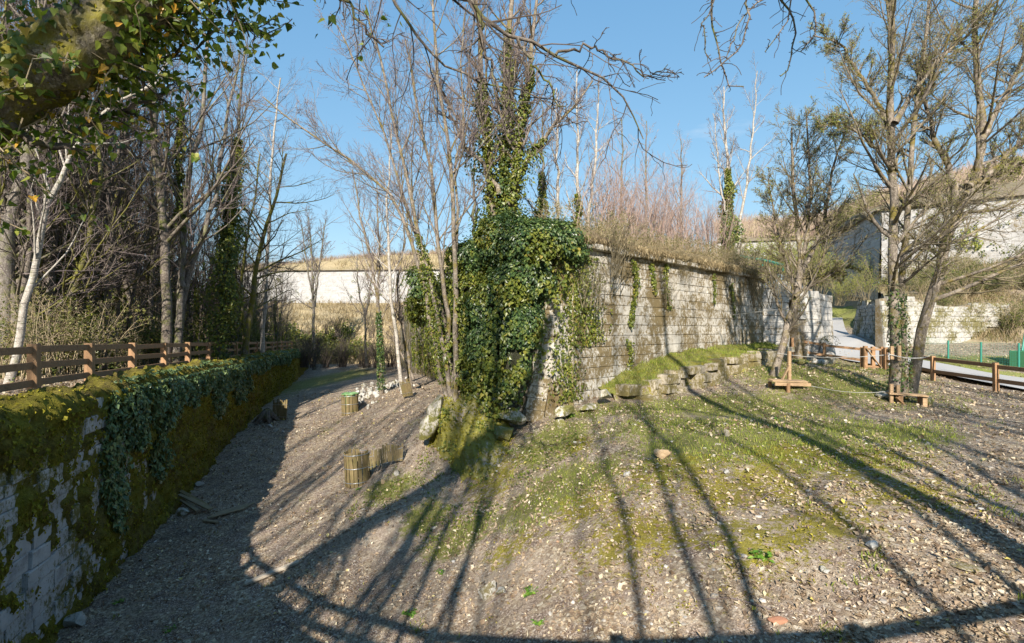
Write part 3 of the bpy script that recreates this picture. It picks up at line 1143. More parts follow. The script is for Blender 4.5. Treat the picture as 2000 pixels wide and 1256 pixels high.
# ledge in front of the bastion wall
lg = thing('stone_ledge', bpt(7, 1.6, -2.3), 'low grassy stone ledge at the foot of the bastion wall', 'ledge')
OL = np.array(lg.location)
ls = np.linspace(2.2, 16.4, 130)
lv = np.concatenate([np.linspace(-.1, 1, 22), np.linspace(1.01, 1.08, 4), np.linspace(1.10, 1.32, 8)])
Sg, Vg = np.meshgrid(ls, lv, indexing='ij')
wid = np.interp(ls, [2.2, 4, 7, 12, 16.4], [.7, 1.5, 1.9, 1.9, 1.3])[:, None] + (fbm(np.stack([ls * .8, ls * 0, ls * 0], 1), 3)[:, None] - .5) * 1.1
ztop = np.interp(ls, [2.2, 4, 7, 10, 13, 16.4], [-2.1, -1.6, -1.15, -1.0, -.95, -.9])[:, None]
LGp = C0 + Sg[..., None] * UB + (Vg * wid)[..., None] * NB
zg = gz(LGp[..., 0], LGp[..., 1], False)
zz = ztop + .25 * (1 - np.clip(Vg, 0, 1)) + (fbm(LGp * 1.6, 4) - .5) * .35
zz = np.where(Vg > 1.0, zz * (1 - sstep(1.0, 1.08, Vg) * .6) + (zg - .1) * sstep(1.0, 1.08, Vg) * .6, zz)
zz = np.where(Vg > 1.08, zz + (zg - .3 - zz) * sstep(1.08, 1.32, Vg), zz)
LGp[..., 2] = zz
lo = part('ledge_top', LGp.reshape(-1, 3), grid_faces(*Sg.shape), M['ground'], lg, smooth=True, origin=OL)
set_attr(lo.data, 'grass', np.where(Vg < 1.02, .85, .45).ravel())
set_attr(lo.data, 'moss', np.full(Sg.size, .55))
set_attr(lo.data, 'soil', np.full(Sg.size, .25))
sm2 = stone_meshes(M['ledge'], 6, 19, .12)
r = np.random.default_rng(8)
s = 2.6
while s < 16:
    for lay in range(4):
        l = r.uniform(.5, 1.4)
        i = np.searchsorted(ls, min(s + l / 2, 16.3))
        w_ = float(wid[i, 0])
        zt_ = float(ztop[i, 0])
        h = r.uniform(.24, .36)
        c = bpt(s + l / 2 + r.normal() * .2, w_ + .02 + r.normal() * .06 - (.05 if lay == 0 else 0) + lay * .05, zt_ - .10 - lay * .30)
        if r.uniform() < .92:
            place_stone(sm2[r.integers(6)], c, -UB, NB, np.array([0, 0, 1.]), (l, .5, h), lg, OL, r.normal() * .05)
    s += r.uniform(.45, .8)
r = np.random.default_rng(9)
ig, jg = r.integers(0, 130, 9000), r.integers(1, 23, 9000)
Pg = LGp[ig, jg] + r.normal(size=(9000, 3)) * np.array([.06, .06, 0])
kg = fbm(Pg * 1.5, 3) > .42
V, F = blades(Pg[kg], r.uniform(.04, .13, kg.sum()), r, .9, .008)
part('grass', V, F, M['grass'], lg, stuff=True, origin=OL)

# ------------------------------------------------------------------ rocks under the ivy corner
rk = thing('rock_outcrop', at(900, 860, 14.6), 'mossy bedrock outcrop under the ivy covered corner', 'rock')
OR_ = np.array(rk.location)
ROCKS = [((852, 800, 16.2), (.55, .75, 1.0), (.3, .35, .2)), ((835, 830, 16.0), (.42, .6, .7), (.1, .5, .4)), ((925, 800, 15.6), (.55, .6, .8), (0, .2, .6)), ((960, 812, 15.3), (.5, .5, .75), (0, -.1, .3)), ((900, 850, 15.3), (.6, .6, .75), (.2, .1, .9)), ((1000, 815, 15.2), (.7, .5, .35), (0, 0, .2)), ((1100, 803, 14.7), (.55, .4, .28), (0, .1, .3)), ((1095, 832, 14.3), (.28, .26, .4), (.1, 0, .2)), ((880, 800, 16.6), (.6, .6, .7), (0, 0, .3)), ((1150, 795, 15.4), (.5, .35, .2), (0, 0, .7)), ((1180, 770, 16.0), (.5, .4, .35), (0, .1, .8)), ((940, 860, 14.6), (.45, .5, .6), (.3, 0, .5)), ((985, 845, 14.5), (.5, .45, .35), (0, .2, .3))]
ROCKS = [x for i, x in enumerate(ROCKS) if i not in (2, 4, 8, 11, 3)]
for k, (p, sz, rot) in enumerate(ROCKS):
    V, F = rock_vf(np.array(sz) * 1.15, 100 + k, 3, 14, .07)
    Rm = np.array(Matrix.Rotation(rot[2], 3, 'Z') @ Matrix.Rotation(rot[1], 3, 'Y') @ Matrix.Rotation(rot[0], 3, 'X'))
    part('rock', V @ Rm.T + at(*p), F, M['boulder'], rk, origin=OR_)
# moss curtain over the rock face
mu = np.linspace(0, 1, 60)
mvv = np.linspace(0, 1, 60)
A_ = catmull([at(842, 775, 16.6), at(890, 770, 16.4), at(935, 768, 16.0), at(985, 790, 15.5), at(1010, 820, 14.6)], 60)
B_ = catmull([at(838, 865, 15.6), at(872, 985, 13.2), at(905, 1015, 12.3), at(950, 1015, 11.8), at(1000, 950, 12.4)], 60)
vmax = .55 + .55 * fbm(np.stack([mu * 7, mu * 0, mu * 0], 1), 3)
vm = np.clip(vmax * np.sin(np.clip(mu * 1.02, 0, 1) * np.pi) ** .35, .1, 1.05)
ME = A_ + (B_ - A_) * vm[:, None]
MP = A_[:, None] * (1 - mvv)[None, :, None] + ME[:, None] * mvv[None, :, None]
MP[..., 2] += np.sin(mvv * np.pi)[None] * .10 - .06
uu, vv = np.meshgrid(mu, mvv, indexing='ij')
bz = (fbm(np.stack([uu * 9, vv * 2.2, uu * 0], -1), 5, .6) - .5) * 1.3 + (fbm(MP * 4.5, 4, .6) - .5) * .35
MP += np.array([-.35, -.75, .45]) * bz[..., None] * (np.sin(mvv * np.pi) ** .5)[None, :, None]
wE = np.maximum(np.maximum(sstep(.62, 1.0, uu), sstep(.12, .0, uu)), sstep(.72, 1.0, vv))
MP[..., 2] = MP[..., 2] * (1 - wE) + (gz(MP[..., 0], MP[..., 1]) - .10) * wE
part('moss', MP.reshape(-1, 3), grid_faces(60, 60), M['mossrock'], rk, smooth=True, stuff=True, origin=OR_)
r = np.random.default_rng(4)
iu, iv_ = r.integers(0, 60, 3200), r.integers(0, 60, 3200)
P = MP[iu, iv_] + r.normal(size=(3200, 3)) * .03
V, F = leaves(P, np.array([-.35, -.75, .5]) + r.normal(size=P.shape) * .5, r.uniform(.04, .09, len(P)), r, 1.0)
part('moss_tufts', V, F, M['mosstuft'], rk, stuff=True, origin=OR_)
ok = fbm(P * 1.7 + 9, 3) > .56
P = P[ok] + np.array([0, -.05, .03])
V, F = leaves(P, np.array([-.3, -.7, .6]) + r.normal(size=P.shape) * .4, r.uniform(.05, .09, len(P)), r, .6, 'ivy')
part('ivy_leaves', V, F, M['ivy_light'], rk, stuff=True, origin=OR_)


# ------------------------------------------------------------------ generic stone wall
def stone_wall(root, p0, p1, z0f, z1f, course, lm, mats, seed, batter=0.0, limit=300, thick=.7, gap=.015, skip=None):
    """blocks laid from p0 to p1; the outside is on the right-hand side when walking p0 -> p1"""
    p0, p1 = np.array([*p0[:2], 0.]), np.array([*p1[:2], 0.])
    L = np.linalg.norm(p1 - p0)
    u = (p1 - p0) / L
    nn = np.array([u[1], -u[0], 0])
    O = np.array(root.location)
    r = np.random.default_rng(seed)
    ss = np.linspace(0, L, 24)
    V = []
    zlow = min(z0f(x / L) for x in ss)
    for x in ss:
        t = x / L
        for (o_, z_) in ((-.06, z0f(t) - .4), (-.06 - batter * (z1f(t) - z0f(t)), z1f(t) - .03), (-thick, z1f(t) - .03), (-thick, z0f(t) - .4)):
            V.append(p0 + u * x + nn * o_ + np.array([0, 0, z_]))
    F = []
    for k in range(23):
        for a in range(4):
            F.append([k * 4 + a, (k + 1) * 4 + a, (k + 1) * 4 + (a + 1) % 4, k * 4 + (a + 1) % 4])
    F += [[3, 2, 1, 0], [92, 93, 94, 95]]
    part('wall_core', np.array(V), np.array(F), M['mortar'], root, origin=O)
    sm = stone_meshes(mats, 6, seed, .07)
    cnt = 0
    z = max(z1f(x / L) for x in ss)
    while z > zlow - .2:
        ch = course * r.uniform(.85, 1.15)
        x = -r.uniform(0, lm * .4)
        while x < L and cnt < limit:
            l = lm * r.uniform(.6, 1.4)
            a, b = max(x, 0), min(x + l, L)
            t = (a + b) / 2 / L
            if b - a > lm * .25 and z - ch > z0f(t) - course and z <= z1f(t) + .35 * course and not (skip and skip(t, z - ch / 2)):
                off = -batter * (z - z0f(t))
                c = p0 + u * (a + b) / 2 + nn * (off - .06 + r.uniform(-.025, .025)) + np.array([0, 0, z - ch / 2])
                place_stone(sm[r.integers(6)], c, -u, nn, np.array([0, 0, 1.]), (b - a - gap, .26, ch - gap), root, O)
                cnt += 1
            x += l
        z -= ch
    return cnt


# gate: short wall, doorway and pier where the road comes out
gw = thing('gate_wall', at(1540, 690, 27.5), 'pale stone gateway wall with a dark doorway at the end of the bastion', 'wall')
OG = np.array(gw.location)
e1 = bpt(LB, -.05)
ga, gb = np.array([e1[0] - .1, e1[1] - .3, 0]), np.array([at(1541, 0, 27.2)[0], 27.2, 0])
stone_wall(gw, ga, gb, lambda t: -1.2, lambda t: 2.6 - .15 * t, .36, .7, M['gate'], 41, .02)
pa, pb = at(1562, 0, 27.6), at(1600, 0, 28.2)
stone_wall(gw, pa, pb, lambda t: -1.9, lambda t: 2.15 - .1 * t, .36, .55, M['gate'], 42, .015, skip=lambda t, z: t < .34 and z < .6)
pc = at(1627, 0, 30.5)
stone_wall(gw, pb, pc, lambda t: -1.9, lambda t: 2.05, .36, .6, M['gate'], 43, .03)
gm = np.array([(gb[0] + pa[0]) / 2, (gb[1] + pa[1]) / 2, 0])
V, F = box_vf(gm + np.array([0, .45, 2.0]), (1.1, .9, .75), None, .03)
part('lintel', V, F, M['gate'], gw, origin=OG)
V, F = box_vf(gm + np.array([.25, 1.5, .4]), (2.0, .3, 4.6), None, .02)
part('back_wall', V, F, M['mortar'], gw, origin=OG)
# counterscarp wall right of the road
cw = thing('counterscarp_wall', at(1728, 690, 33), 'old stone retaining wall with plants on top right of the road', 'wall')
Q0 = at(1730, 690, 33.0)
Q1 = np.array([26.9, 40.5, 0])
stone_wall(cw, Q1, Q0, lambda t: -.3 - 1.3 * t, lambda t: 2.25 - .35 * t, .30, .62, M['counter'], 51, .16, 300)
cw2 = thing('retaining_wall', at(1850, 690, 33), 'pale ruined retaining wall behind the green fence posts', 'wall')
Q2 = at(1975, 0, 36.5)
stone_wall(cw2, Q0, Q2, lambda t: -1.6 + .6 * t + 1.8 * sstep(.45, 1.0, t), lambda t: 2.05 - .3 * t + .25 * math.sin(t * 9), .33, .75, M['counter'], 52, .10, 300)

# ------------------------------------------------------------------ road
nearE = [at(2350, 828, 16.5), at(2000, 765, 20.5), at(1800, 727, 25), at(1680, 711, 29), at(1632, 698, 31.5), at(1622, 672, 35), at(1622, 650, 42), at(1622, 638, 50), at(1600, 630, 60)]
farE = [at(2350, 775, 21), at(2000, 742, 24.5), at(1850, 715, 28), at(1765, 699, 31), at(1716, 684, 33), at(1664, 658, 39.5), at(1652, 646, 46), at(1646, 636, 54), at(1640, 628, 66)]
RA, RB = catmull(nearE, 120), catmull(farE, 120)
tw = np.linspace(0, 1, 9)
RD = RA[:, None] * (1 - tw)[None, :, None] + RB[:, None] * tw[None, :, None]
gzr = gz(RD[..., 0], RD[..., 1], True)
RD[..., 2] = np.maximum(RD[..., 2], 0 * gzr - 9) + .10
RDz = RD[..., 2].copy()
RD[..., 2] = np.maximum(RDz, gzr + .05)
road = part('road', RD.reshape(-1, 3), grid_faces(120, 9), M['asphalt'], smooth=True)
tag(road, 'narrow grey asphalt road climbing past the gate', kind='structure')

# bank right of the road: verge, then a brushy slope up to the high wall
def sheet(name, rows, label, mat, nu=70, nv=40, rough=.5, seed=0, kind='structure'):
    L_ = [catmull(rw, nu) for rw in rows]
    A = np.stack(L_, 1)
    B = np.stack([catmull(A[i], nv) for i in range(nu)], 0)
    p = B * .45 + seed
    B[..., 2] += (fbm(p, 5) - .5) * rough * 2 * np.sin(np.linspace(0.03, 1, nv) * 1.5)[None]
    o = part(name, B.reshape(-1, 3), grid_faces(nu, nv), mat, smooth=True)
    tag(o, label, kind=kind)
    return B


verge = sheet('verge', [[at(2400, 785, 20.8), at(2000, 745, 24.3), at(1850, 717, 27.8), at(1760, 700, 30.8)], [at(2400, 745, 26), at(2000, 712, 28.5), at(1860, 700, 31), at(1765, 690, 32.8)], [at(2400, 720, 29), at(2000, 695, 32), at(1860, 690, 33.5), at(1780, 686, 34)]], 'green grass verge beyond the road', M['greenbank'], 50, 16, .1)
slope = sheet('brushy_slope', [[at(2500, 720, 28), at(2000, 690, 33), at(1860, 686, 34.5), at(1790, 684, 34.6)], [at(2500, 660, 31), at(2000, 645, 36), at(1900, 640, 36), at(1800, 640, 35.8)], [at(2500, 600, 35), at(2000, 592, 38), at(1880, 592, 37), at(1760, 588, 36)], [at(2500, 560, 40), at(2000, 552, 43), at(1850, 560, 43), at(1716, 570, 46)], [at(2500, 520, 44), at(2000, 512, 47.6), at(1850, 540, 51), at(1722, 570, 55)]], 'brushy slope between the retaining wall and the high wall', M['brushbank'], 80, 60, .8, 3)
sheet('upper_slope', [[at(1600, 612, 64), at(1645, 608, 63), at(1690, 606, 56), at(1724, 604, 50)], [at(1590, 580, 69), at(1640, 575, 67), at(1690, 572, 61), at(1726, 576, 54.5)], [at(1540, 535, 80), at(1610, 545, 75), at(1670, 552, 66), at(1722, 560, 56)], [at(1430, 508, 84), at(1550, 506, 82), at(1600, 505, 80), at(1640, 500, 78)]], 'scrubby bank above the road bend', M['brushbank'], 50, 40, 1.0, 8)
sheet('green_bank', [[at(1600, 650, 50), at(1632, 640, 50), at(1668, 655, 47)], [at(1600, 625, 58), at(1640, 622, 58), at(1672, 628, 54)], [at(1590, 600, 64), at(1640, 600, 64), at(1690, 598, 58)]], 'sunlit green grass bank beside the road bend', M['greenbank'], 30, 24, .25, 2)


# ------------------------------------------------------------------ far walls (blocks too small to tell apart)
def flat_wall(name, label, p0, p1, z0, z1, mat, thick=1.5, nu=40):
    """p0 -> p1 with the outside on the right-hand side; z0, z1 pairs at both ends"""
    p0, p1 = np.array([*p0[:2], 0.]), np.array([*p1[:2], 0.])
    L = np.linalg.norm(p1 - p0)
    u = (p1 - p0) / L
    nn = np.array([u[1], -u[0], 0])
    root = thing(name, (p0 + p1) / 2 + np.array([0, 0, z0[0]]), label, 'wall')
    O = np.array(root.location)
    x = np.linspace(0, L, nu)
    t = x / L
    a = z0[0] + (z0[1] - z0[0]) * t
    b = z1[0] + (z1[1] - z1[0]) * t
    nz_ = 14
    hh = np.linspace(0, 1, nz_)
    P = p0 + u * x[:, None, None] + np.zeros((nu, nz_, 3))
    P[..., 2] = a[:, None] + (b - a)[:, None] * hh[None]
    P += nn * ((1 - hh)[None, :, None] * .35) + nn * ((fbm(P * .5, 3) - .5) * .12)[..., None]
    o = part('masonry', P.reshape(-1, 3), grid_faces(nu, nz_), mat, root, origin=O)
    uvl = o.data.uv_layers.new(name='wall')
    vi = np.zeros(len(o.data.loops), np.int32)
    o.data.loops.foreach_get('vertex_index', vi)
    uv = np.stack([np.repeat(x, nz_), P[..., 2].ravel()], 1)[vi]
    uvl.data.foreach_set('uv', uv.astype(np.float32).ravel())
    # back and top slab
    V, F = box_vf((p0 + p1) / 2 - nn * (thick / 2 + .3) + np.array([0, 0, (a.mean() + b.mean()) / 2 - .1]), (L, thick, (b.mean() - a.mean())), np.stack([u, nn, [0, 0, 1]], 1))
    part('wall_core', V, F, mat, root, origin=O)
    V, F = beam(p0 + np.array([0, 0, z1[0] + .06]), p1 + np.array([0, 0, z1[1] + .06]), .9, .14, bevel=.03)
    part('coping', V, F, M['mortar'], root, origin=O)
    return root, p0, u, nn, L, O


def wall_weeds(w, n, seed, z0, z1, size, name='weeds', mat='bramble', mask=None):
    root, p0, u, nn, L, O = w
    r = np.random.default_rng(seed)
    x = r.uniform(0, L, n)
    z = r.uniform(z0, z1, n)
    if mask is not None:
        k = mask(x, z)
        x, z = x[k], z[k]
    c = p0 + u * x[:, None] + nn * .42
    c[:, 2] = z
    m_ = 7
    P = np.repeat(c, m_, 0) + r.normal(size=(len(c) * m_, 3)) * size * .45
    V, F = leaves(P, nn + r.normal(size=P.shape) * .6, size * r.uniform(.5, 1.1, len(P)), r, .7)
    part(name, V, F, M[mat], root, stuff=True, origin=O)


hw = flat_wall('high_fortress_wall', 'high pale stone fortress wall rising at the right edge', at(1722, 0, 55), at(2120, 0, 45.5), (3.2, 6.3), (12.9, 12.5), M['highwall'])
wall_weeds(hw, 90, 1, 4.5, 12, .22)
wall_weeds(hw, 160, 2, 8.0, 10.0, .35, 'lichen_ivy', 'young', lambda x, z: (np.abs(x - 7.2) < .75))
hw2 = flat_wall('shaded_fortress_wall', 'shaded flank of the high fortress wall behind the trees', np.array([55, 103.5, 0]), at(1722, 0, 55), (9, 3.2), (12.9, 12.9), M['highwall'])
mw = flat_wall('low_far_wall', 'low pale far wall below a grassy bank in the middle distance', at(1395, 0, 85), at(1660, 0, 83), (9.5, 9.5), (14.6, 14.8), M['farwall'])
wall_weeds(mw, 60, 4, 10, 14.3, .3)
wall_weeds(mw, 70, 5, 10, 14.3, .45, 'yellow_ivy', 'young', lambda x, z: (np.abs(x - 5) < .8) | (np.abs(x - 14.5) < 1.2))
fw = flat_wall('far_rampart_wall', 'long pale far rampart wall dotted with weeds beyond the ditch', at(440, 0, 92), at(960, 0, 92), (3.2, 3.2), (10.6, 10.9), M['farwall'])
wall_weeds(fw, 260, 6, 4.6, 10.3, .26, mask=lambda x, z: vnoise(np.stack([x * .15, z * .3, x * 0], 1)) > .35)
wall_weeds(fw, 900, 7, 4.6, 9.6, .16, 'weed_filled_crack', 'bramble', lambda x, z: np.abs(x - (11.3 + (9.6 - z) * .55 + np.sin(z * 3) * .25)) < .16)

fbt = sheet('far_bank_top', [[at(430, 531, 92.4), at(700, 529, 92.4), at(960, 527, 92.4)], [at(430, 528, 95), at(700, 522, 95), at(960, 515, 95)], [at(430, 526, 102), at(540, 518, 102), at(700, 502, 102), at(960, 490, 102)], [at(430, 530, 120), at(700, 515, 120), at(960, 505, 120)]], 'dry grass bank above the far rampart wall', M['drybank'], 60, 30, .9, 5)
fbf = sheet('far_bank_foot', [[at(380, 590, 91.4), at(700, 592, 91.4), at(980, 590, 91.4)], [at(380, 606, 82), at(700, 606, 82), at(980, 606, 82)], [at(400, 632, 72), at(700, 628, 72), at(960, 628, 70)], [at(420, 646, 69), at(700, 640, 69), at(940, 640, 67)], [at(430, 715, 66), at(640, 722, 65), at(800, 716, 62), at(900, 700, 60)], [at(430, 730, 62), at(640, 728, 62), at(800, 722, 58), at(900, 715, 56)]], 'dry grass bank and rock face below the far rampart wall', M['drybank'], 70, 60, 1.1, 6)
sheet('hillside', [[at(2600, 300, 42), at(2120, 368, 46), at(1880, 396, 51), at(1720, 412, 56), at(1660, 445, 68), at(1600, 482, 86), at(1400, 478, 87)], [at(2600, 250, 50), at(2120, 335, 54), at(1880, 372, 59), at(1720, 402, 66), at(1660, 430, 78), at(1600, 462, 96), at(1400, 462, 97)], [at(2600, 180, 90), at(2120, 290, 95), at(1880, 345, 100), at(1720, 392, 105), at(1630, 418, 110), at(1540, 432, 115), at(1400, 436, 118)], [at(2600, 240, 180), at(2120, 330, 180), at(1880, 380, 180), at(1720, 420, 180), at(1630, 440, 180), at(1540, 450, 180), at(1400, 455, 180)]], 'brown winter hillside above the high fortress wall', M['hill'], 90, 50, 1.6, 4)

# ------------------------------------------------------------------ wooden fences
def rail_fence(name, label, pts, zfun, rails, H, rail_h=.13, rail_t=.045, post=.13, seed=0):
    root = thing(name, (*pts[0], zfun(*pts[0])), label, 'fence')
    O = np.array(root.location)
    r = np.random.default_rng(seed)
    tops = []
    for k, (x, y) in enumerate(pts):
        z = zfun(x, y)
        a = pts[min(k + 1, len(pts) - 1)]
        b = pts[max(k - 1, 0)]
        ang = math.atan2(a[1] - b[1], a[0] - b[0]) + r.normal() * .04
        R = np.array(Matrix.Rotation(ang, 3, 'Z') @ Matrix.Rotation(r.normal() * .012, 3, 'X'))
        V, F = box_vf((0, 0, 0), (post, post, H + .4), R, .008)
        o = part('post', V, F, M['postwood'], root, loc=np.array([x, y, z + H / 2 - .2]) - O)
        tops.append((np.array([x, y, z]), ang))
    for k in range(len(pts) - 1):
        (p, a), (q_, b) = tops[k], tops[k + 1]
        d = unit(q_ - p)
        side = np.array([d[1], -d[0], 0]) * 0
        for hgt in rails:
            e = r.normal(size=2) * .012
            A = p + d * (post / 2 - .01) + np.array([0, 0, hgt + e[0]])
            B = q_ - d * (post / 2 - .01) + np.array([0, 0, hgt + e[1]])
            c = (A + B) / 2
            V, F = beam(A - c, B - c, rail_t, rail_h, bevel=.006)
            Lr = np.linalg.norm(B - A)
            o = part('rail', V, F, M['fencewood'], root, loc=c - O)
    return root


posts_px = [66.6, 175, 258.6, 320.6, 367, 407, 436, 461, 483.5, 501, 517, 531, 541, 551, 561, 570]
fp = []
for p in posts_px:
    Y = 6.84 / ((1000 - p) / 1000 - .308)
    fp.append(((p - 1000) / 1000 * Y, Y))
near = [(5.9, 1.35), (3.2, .52), (.6, .30), (-2.1, .46), (-4.7, 1.55), (-7.0, 3.4), (-8.6, 5.7), (-9.4, 8.25)]
rail_fence('wooden_fence', 'brown three rail wooden fence along the left wall top', near + fp, lambda x, y: float(terr_z(x, y)), (.30, .66, 1.02), 1.13, .15, .05, .18, 3)

rp = [(1548, 28.0), (1610, 27.6), (1683, 26.8)]
right1 = [((p - 1000) / 1000 * Y, Y) for p, Y in rp]
rail_fence('gate_side_fence', 'two rail wooden fence between the gateway and the small gate', right1, g1, (.45, .98), 1.12, .13, .05, .14, 5)
rp = [(1730, 26.2), (1822, 22.9), (1945, 19.3), (2105, 16.2), (2300, 13.5)]
right2 = [((p - 1000) / 1000 * Y, Y) for p, Y in rp]
rail_fence('roadside_fence', 'two rail wooden fence between the leafy ground and the road', right2, g1, (.45, .98), 1.12, .15, .05, .15, 6)
# small gate between the two fences
gt = thing('wooden_gate', at_g(1700, 26.4), 'small wooden gate with diagonal brace in the roadside fence', 'gate')
O = np.array(gt.location)
for px in (1690, 1705, 1722):
    p = at_g(px, 26.5)
    V, F = box_vf((0, 0, 0), (.17, .15, 1.5), None, .01)
    part('post', V, F, M['postwood'], gt, loc=p + np.array([0, 0, .42]) - O)
A, B = at_g(1692, 26.35, 1.05), at_g(1722, 26.35, .08)
V, F = beam(A - (A + B) / 2, B - (A + B) / 2, .04, .10, up=(0, 1, 0))
part('brace', V, F, M['newwood'], gt, loc=(A + B) / 2 - O)
for hgt in (.12, 1.02):
    A, B = at_g(1690, 26.42, hgt), at_g(1722, 26.42, hgt)
    V, F = beam(A - (A + B) / 2, B - (A + B) / 2, .04, .10)
    part('rail', V, F, M['fencewood'], gt, loc=(A + B) / 2 - O)

# green wire fence beyond the road
gf = thing('green_wire_fence', at(1852, 708, 30.5), 'green steel posts with thin wire mesh beyond the road', 'fence')
O = np.array(gf.location)
gp = []
for px, y0, y1, Y in ((1790, 696, 655, 31.5), (1852, 711, 665, 30.2), (1916, 723, 668, 28.5), (1990, 740, 670, 26.8)):
    a, b = at(px, y0 + 8, Y), at(px, y1, Y)
    gp.append((a, b))
    V, F = tubes(np.array([[a, (a + b) / 2, b]]), np.full((1, 3), .045), 8)
    part('post', V, F, M['green'], gf, smooth=True, origin=O)
for (a0, b0), (a1, b1) in zip(gp[:-1], gp[1:]):
    Pw = []
    for k in range(13):
        t = k / 12
        Pw.append([a0 + (b0 - a0) * (.12 + .86 * t), a1 + (b1 - a1) * (.12 + .86 * t)])
    for k in range(1, 24):
        t = k / 24
        Pw.append([a0 + (a1 - a0) * t + (b0 - a0) * .12, b0 + (b1 - b0) * t])
    V, F = tubes(np.array(Pw), np.full((len(Pw), 2), .0035), 3)
    part('wire_mesh', V, F, M['green'], gf, origin=O, stuff=True)
bx = thing('green_container', at(1995, 730, 27.5), 'green metal container half cut by the right picture edge', 'container')
O = np.array(bx.location)
p = at(2015, 705, 27.5)
V, F = box_vf(p, (1.5, 1.2, 1.1), np.array(Matrix.Rotation(.3, 3, 'Z')), .04)
part('body', V, F, M['greensheet'], bx, origin=O)
V, F = box_vf(p + np.array([.1, .2, .95]), (1.1, .08, 1.1), np.array(Matrix.Rotation(.3, 3, 'Z') @ Matrix.Rotation(.25, 3, 'Y')), .02)
part('lid', V, F, M['green'], bx, origin=O)
for dx in (-.5, .5):
    V, F = box_vf(p + np.array([dx, -.3, -.75]), (.1, .1, .5), None, .01)
    part('leg', V, F, M['green'], bx, origin=O)
hr_ = thing('green_handrail', at(1440, 500, 30), 'green handrail strip on the bank above the bastion end', 'handrail')
O = np.array(hr_.location)
pts = [at(1440, 500, 33), at(1490, 508, 32), at(1530, 518, 31)]
V, F = tubes(catmull(pts, 12)[None], np.full((1, 12), .075), 8)
part('rail', V, F, M['green'], hr_, origin=O)
for q_ in (pts[0], pts[1], pts[2]):
    V, F = tubes(np.array([[q_, q_ + np.array([0, .05, -.35])]]), np.full((1, 2), .04), 6)
    part('post', V, F, M['green'], hr_, origin=O)

# ------------------------------------------------------------------ rope course: two platforms, ropes
def plank_box(root, O, name, a, b, w, h, mat, up=(0, 0, 1)):
    c = (np.asarray(a) + np.asarray(b)) / 2
    V, F = beam(np.asarray(a) - c, np.asarray(b) - c, w, h, up, .006)
    return part(name, V, F, mat, root, loc=c - O)


b1 = thing('wooden_platform', at(1535, 758, 17.2), 'low wooden platform with upright post and brace beside the leaning tree', 'platform')
O = np.array(b1.location)
c = at(1538, 745, 17.4)
for k in range(4):
    d = np.array([.05, .16, 0]) * (k - 1.5)
    plank_box(b1, O, 'plank', c + np.array([-.62, -.05, .05]) + d, c + np.array([.62, .05, .0]) + d, .15, .045, M['newwood'])
plank_box(b1, O, 'beam', c + np.array([-.6, -.34, -.05]), c + np.array([.64, -.26, -.09]), .05, .11, M['newwood'])
for dx, dy in ((-.15, -.32), (.6, .25), (-.5, .2)):
    q_ = c + np.array([dx, dy, -.08])
    V, F = box_vf((0, 0, 0), (.10, .10, .55), None, .008)
    part('leg', V, F, M['postwood'], b1, loc=q_ + np.array([0, 0, -.22]) - O)
q_ = c + np.array([.18, .22, .02])
V, F = box_vf((0, 0, 0), (.10, .10, 1.0), None, .008)
part('upright', V, F, M['newwood'], b1, loc=q_ + np.array([0, 0, .5]) - O)
plank_box(b1, O, 'brace', q_ + np.array([-.26, -.02, .02]), q_ + np.array([-.02, -.05, .52]), .05, .10, M['newwood'], (0, 1, 0))

b2 = thing('wooden_bench', at(1785, 785, 15.6), 'low wooden bench platform against the twin trees on the right', 'bench')
O = np.array(b2.location)
c = at(1778, 772, 15.5)
for k in range(3):
    d = np.array([.06, .13, 0]) * (k - 1)
    plank_box(b2, O, 'plank', c + np.array([-.52, .22, .04]) + d, c + np.array([.40, -.12, .0]) + d, .125, .045, M['newwood'])
for dx, dy in ((.30, -.16), (-.3, .0), (.38, .1)):
    V, F = box_vf((0, 0, 0), (.12, .10, .50), np.array(Matrix.Rotation(-.3, 3, 'Z')), .008)
    part('leg', V, F, M['newwood'] if dx == .30 else M['postwood'], b2, loc=c + np.array([dx, dy, -.27]) - O)
plank_box(b2, O, 'brace', c + np.array([-.45, -.05, -.06]), c + np.array([-.12, -.05, -.38]), .05, .1, M['postwood'], (0, 1, 0))
for k, (px, y0, y1) in enumerate(((1741, 788, 750), (1754, 786, 752), (1742, 702, 676), (1756, 704, 675))):
    w_ = thing('wooden_batten', at(px, y0, 15.62), ['short upright batten at the trunk foot beside the bench, left one', 'short upright batten at the trunk foot beside the bench, right one', 'short batten under the rope at breast height on the trunk, left one', 'short batten under the rope at breast height on the trunk, right one'][k], 'batten', 'battens strapped to the twin tree')
    a, b = at(px, y0, 15.62), at(px, y1, 15.62)
    V, F = beam(np.zeros(3), b - a, .10, .06, up=(0, 1, 0), bevel=.006)
    part('batten_board', V, F, M['newwood'], w_)


def cable(name, label, pts, rad, mat, cat='rope', K=30):
    V, F = tubes(catmull(pts, K)[None], np.full((1, K), rad), 5)
    o = part(name, V, F, mat, smooth=True)
    tag(o, label, cat)
    o['kind'] = 'thing'
    return o


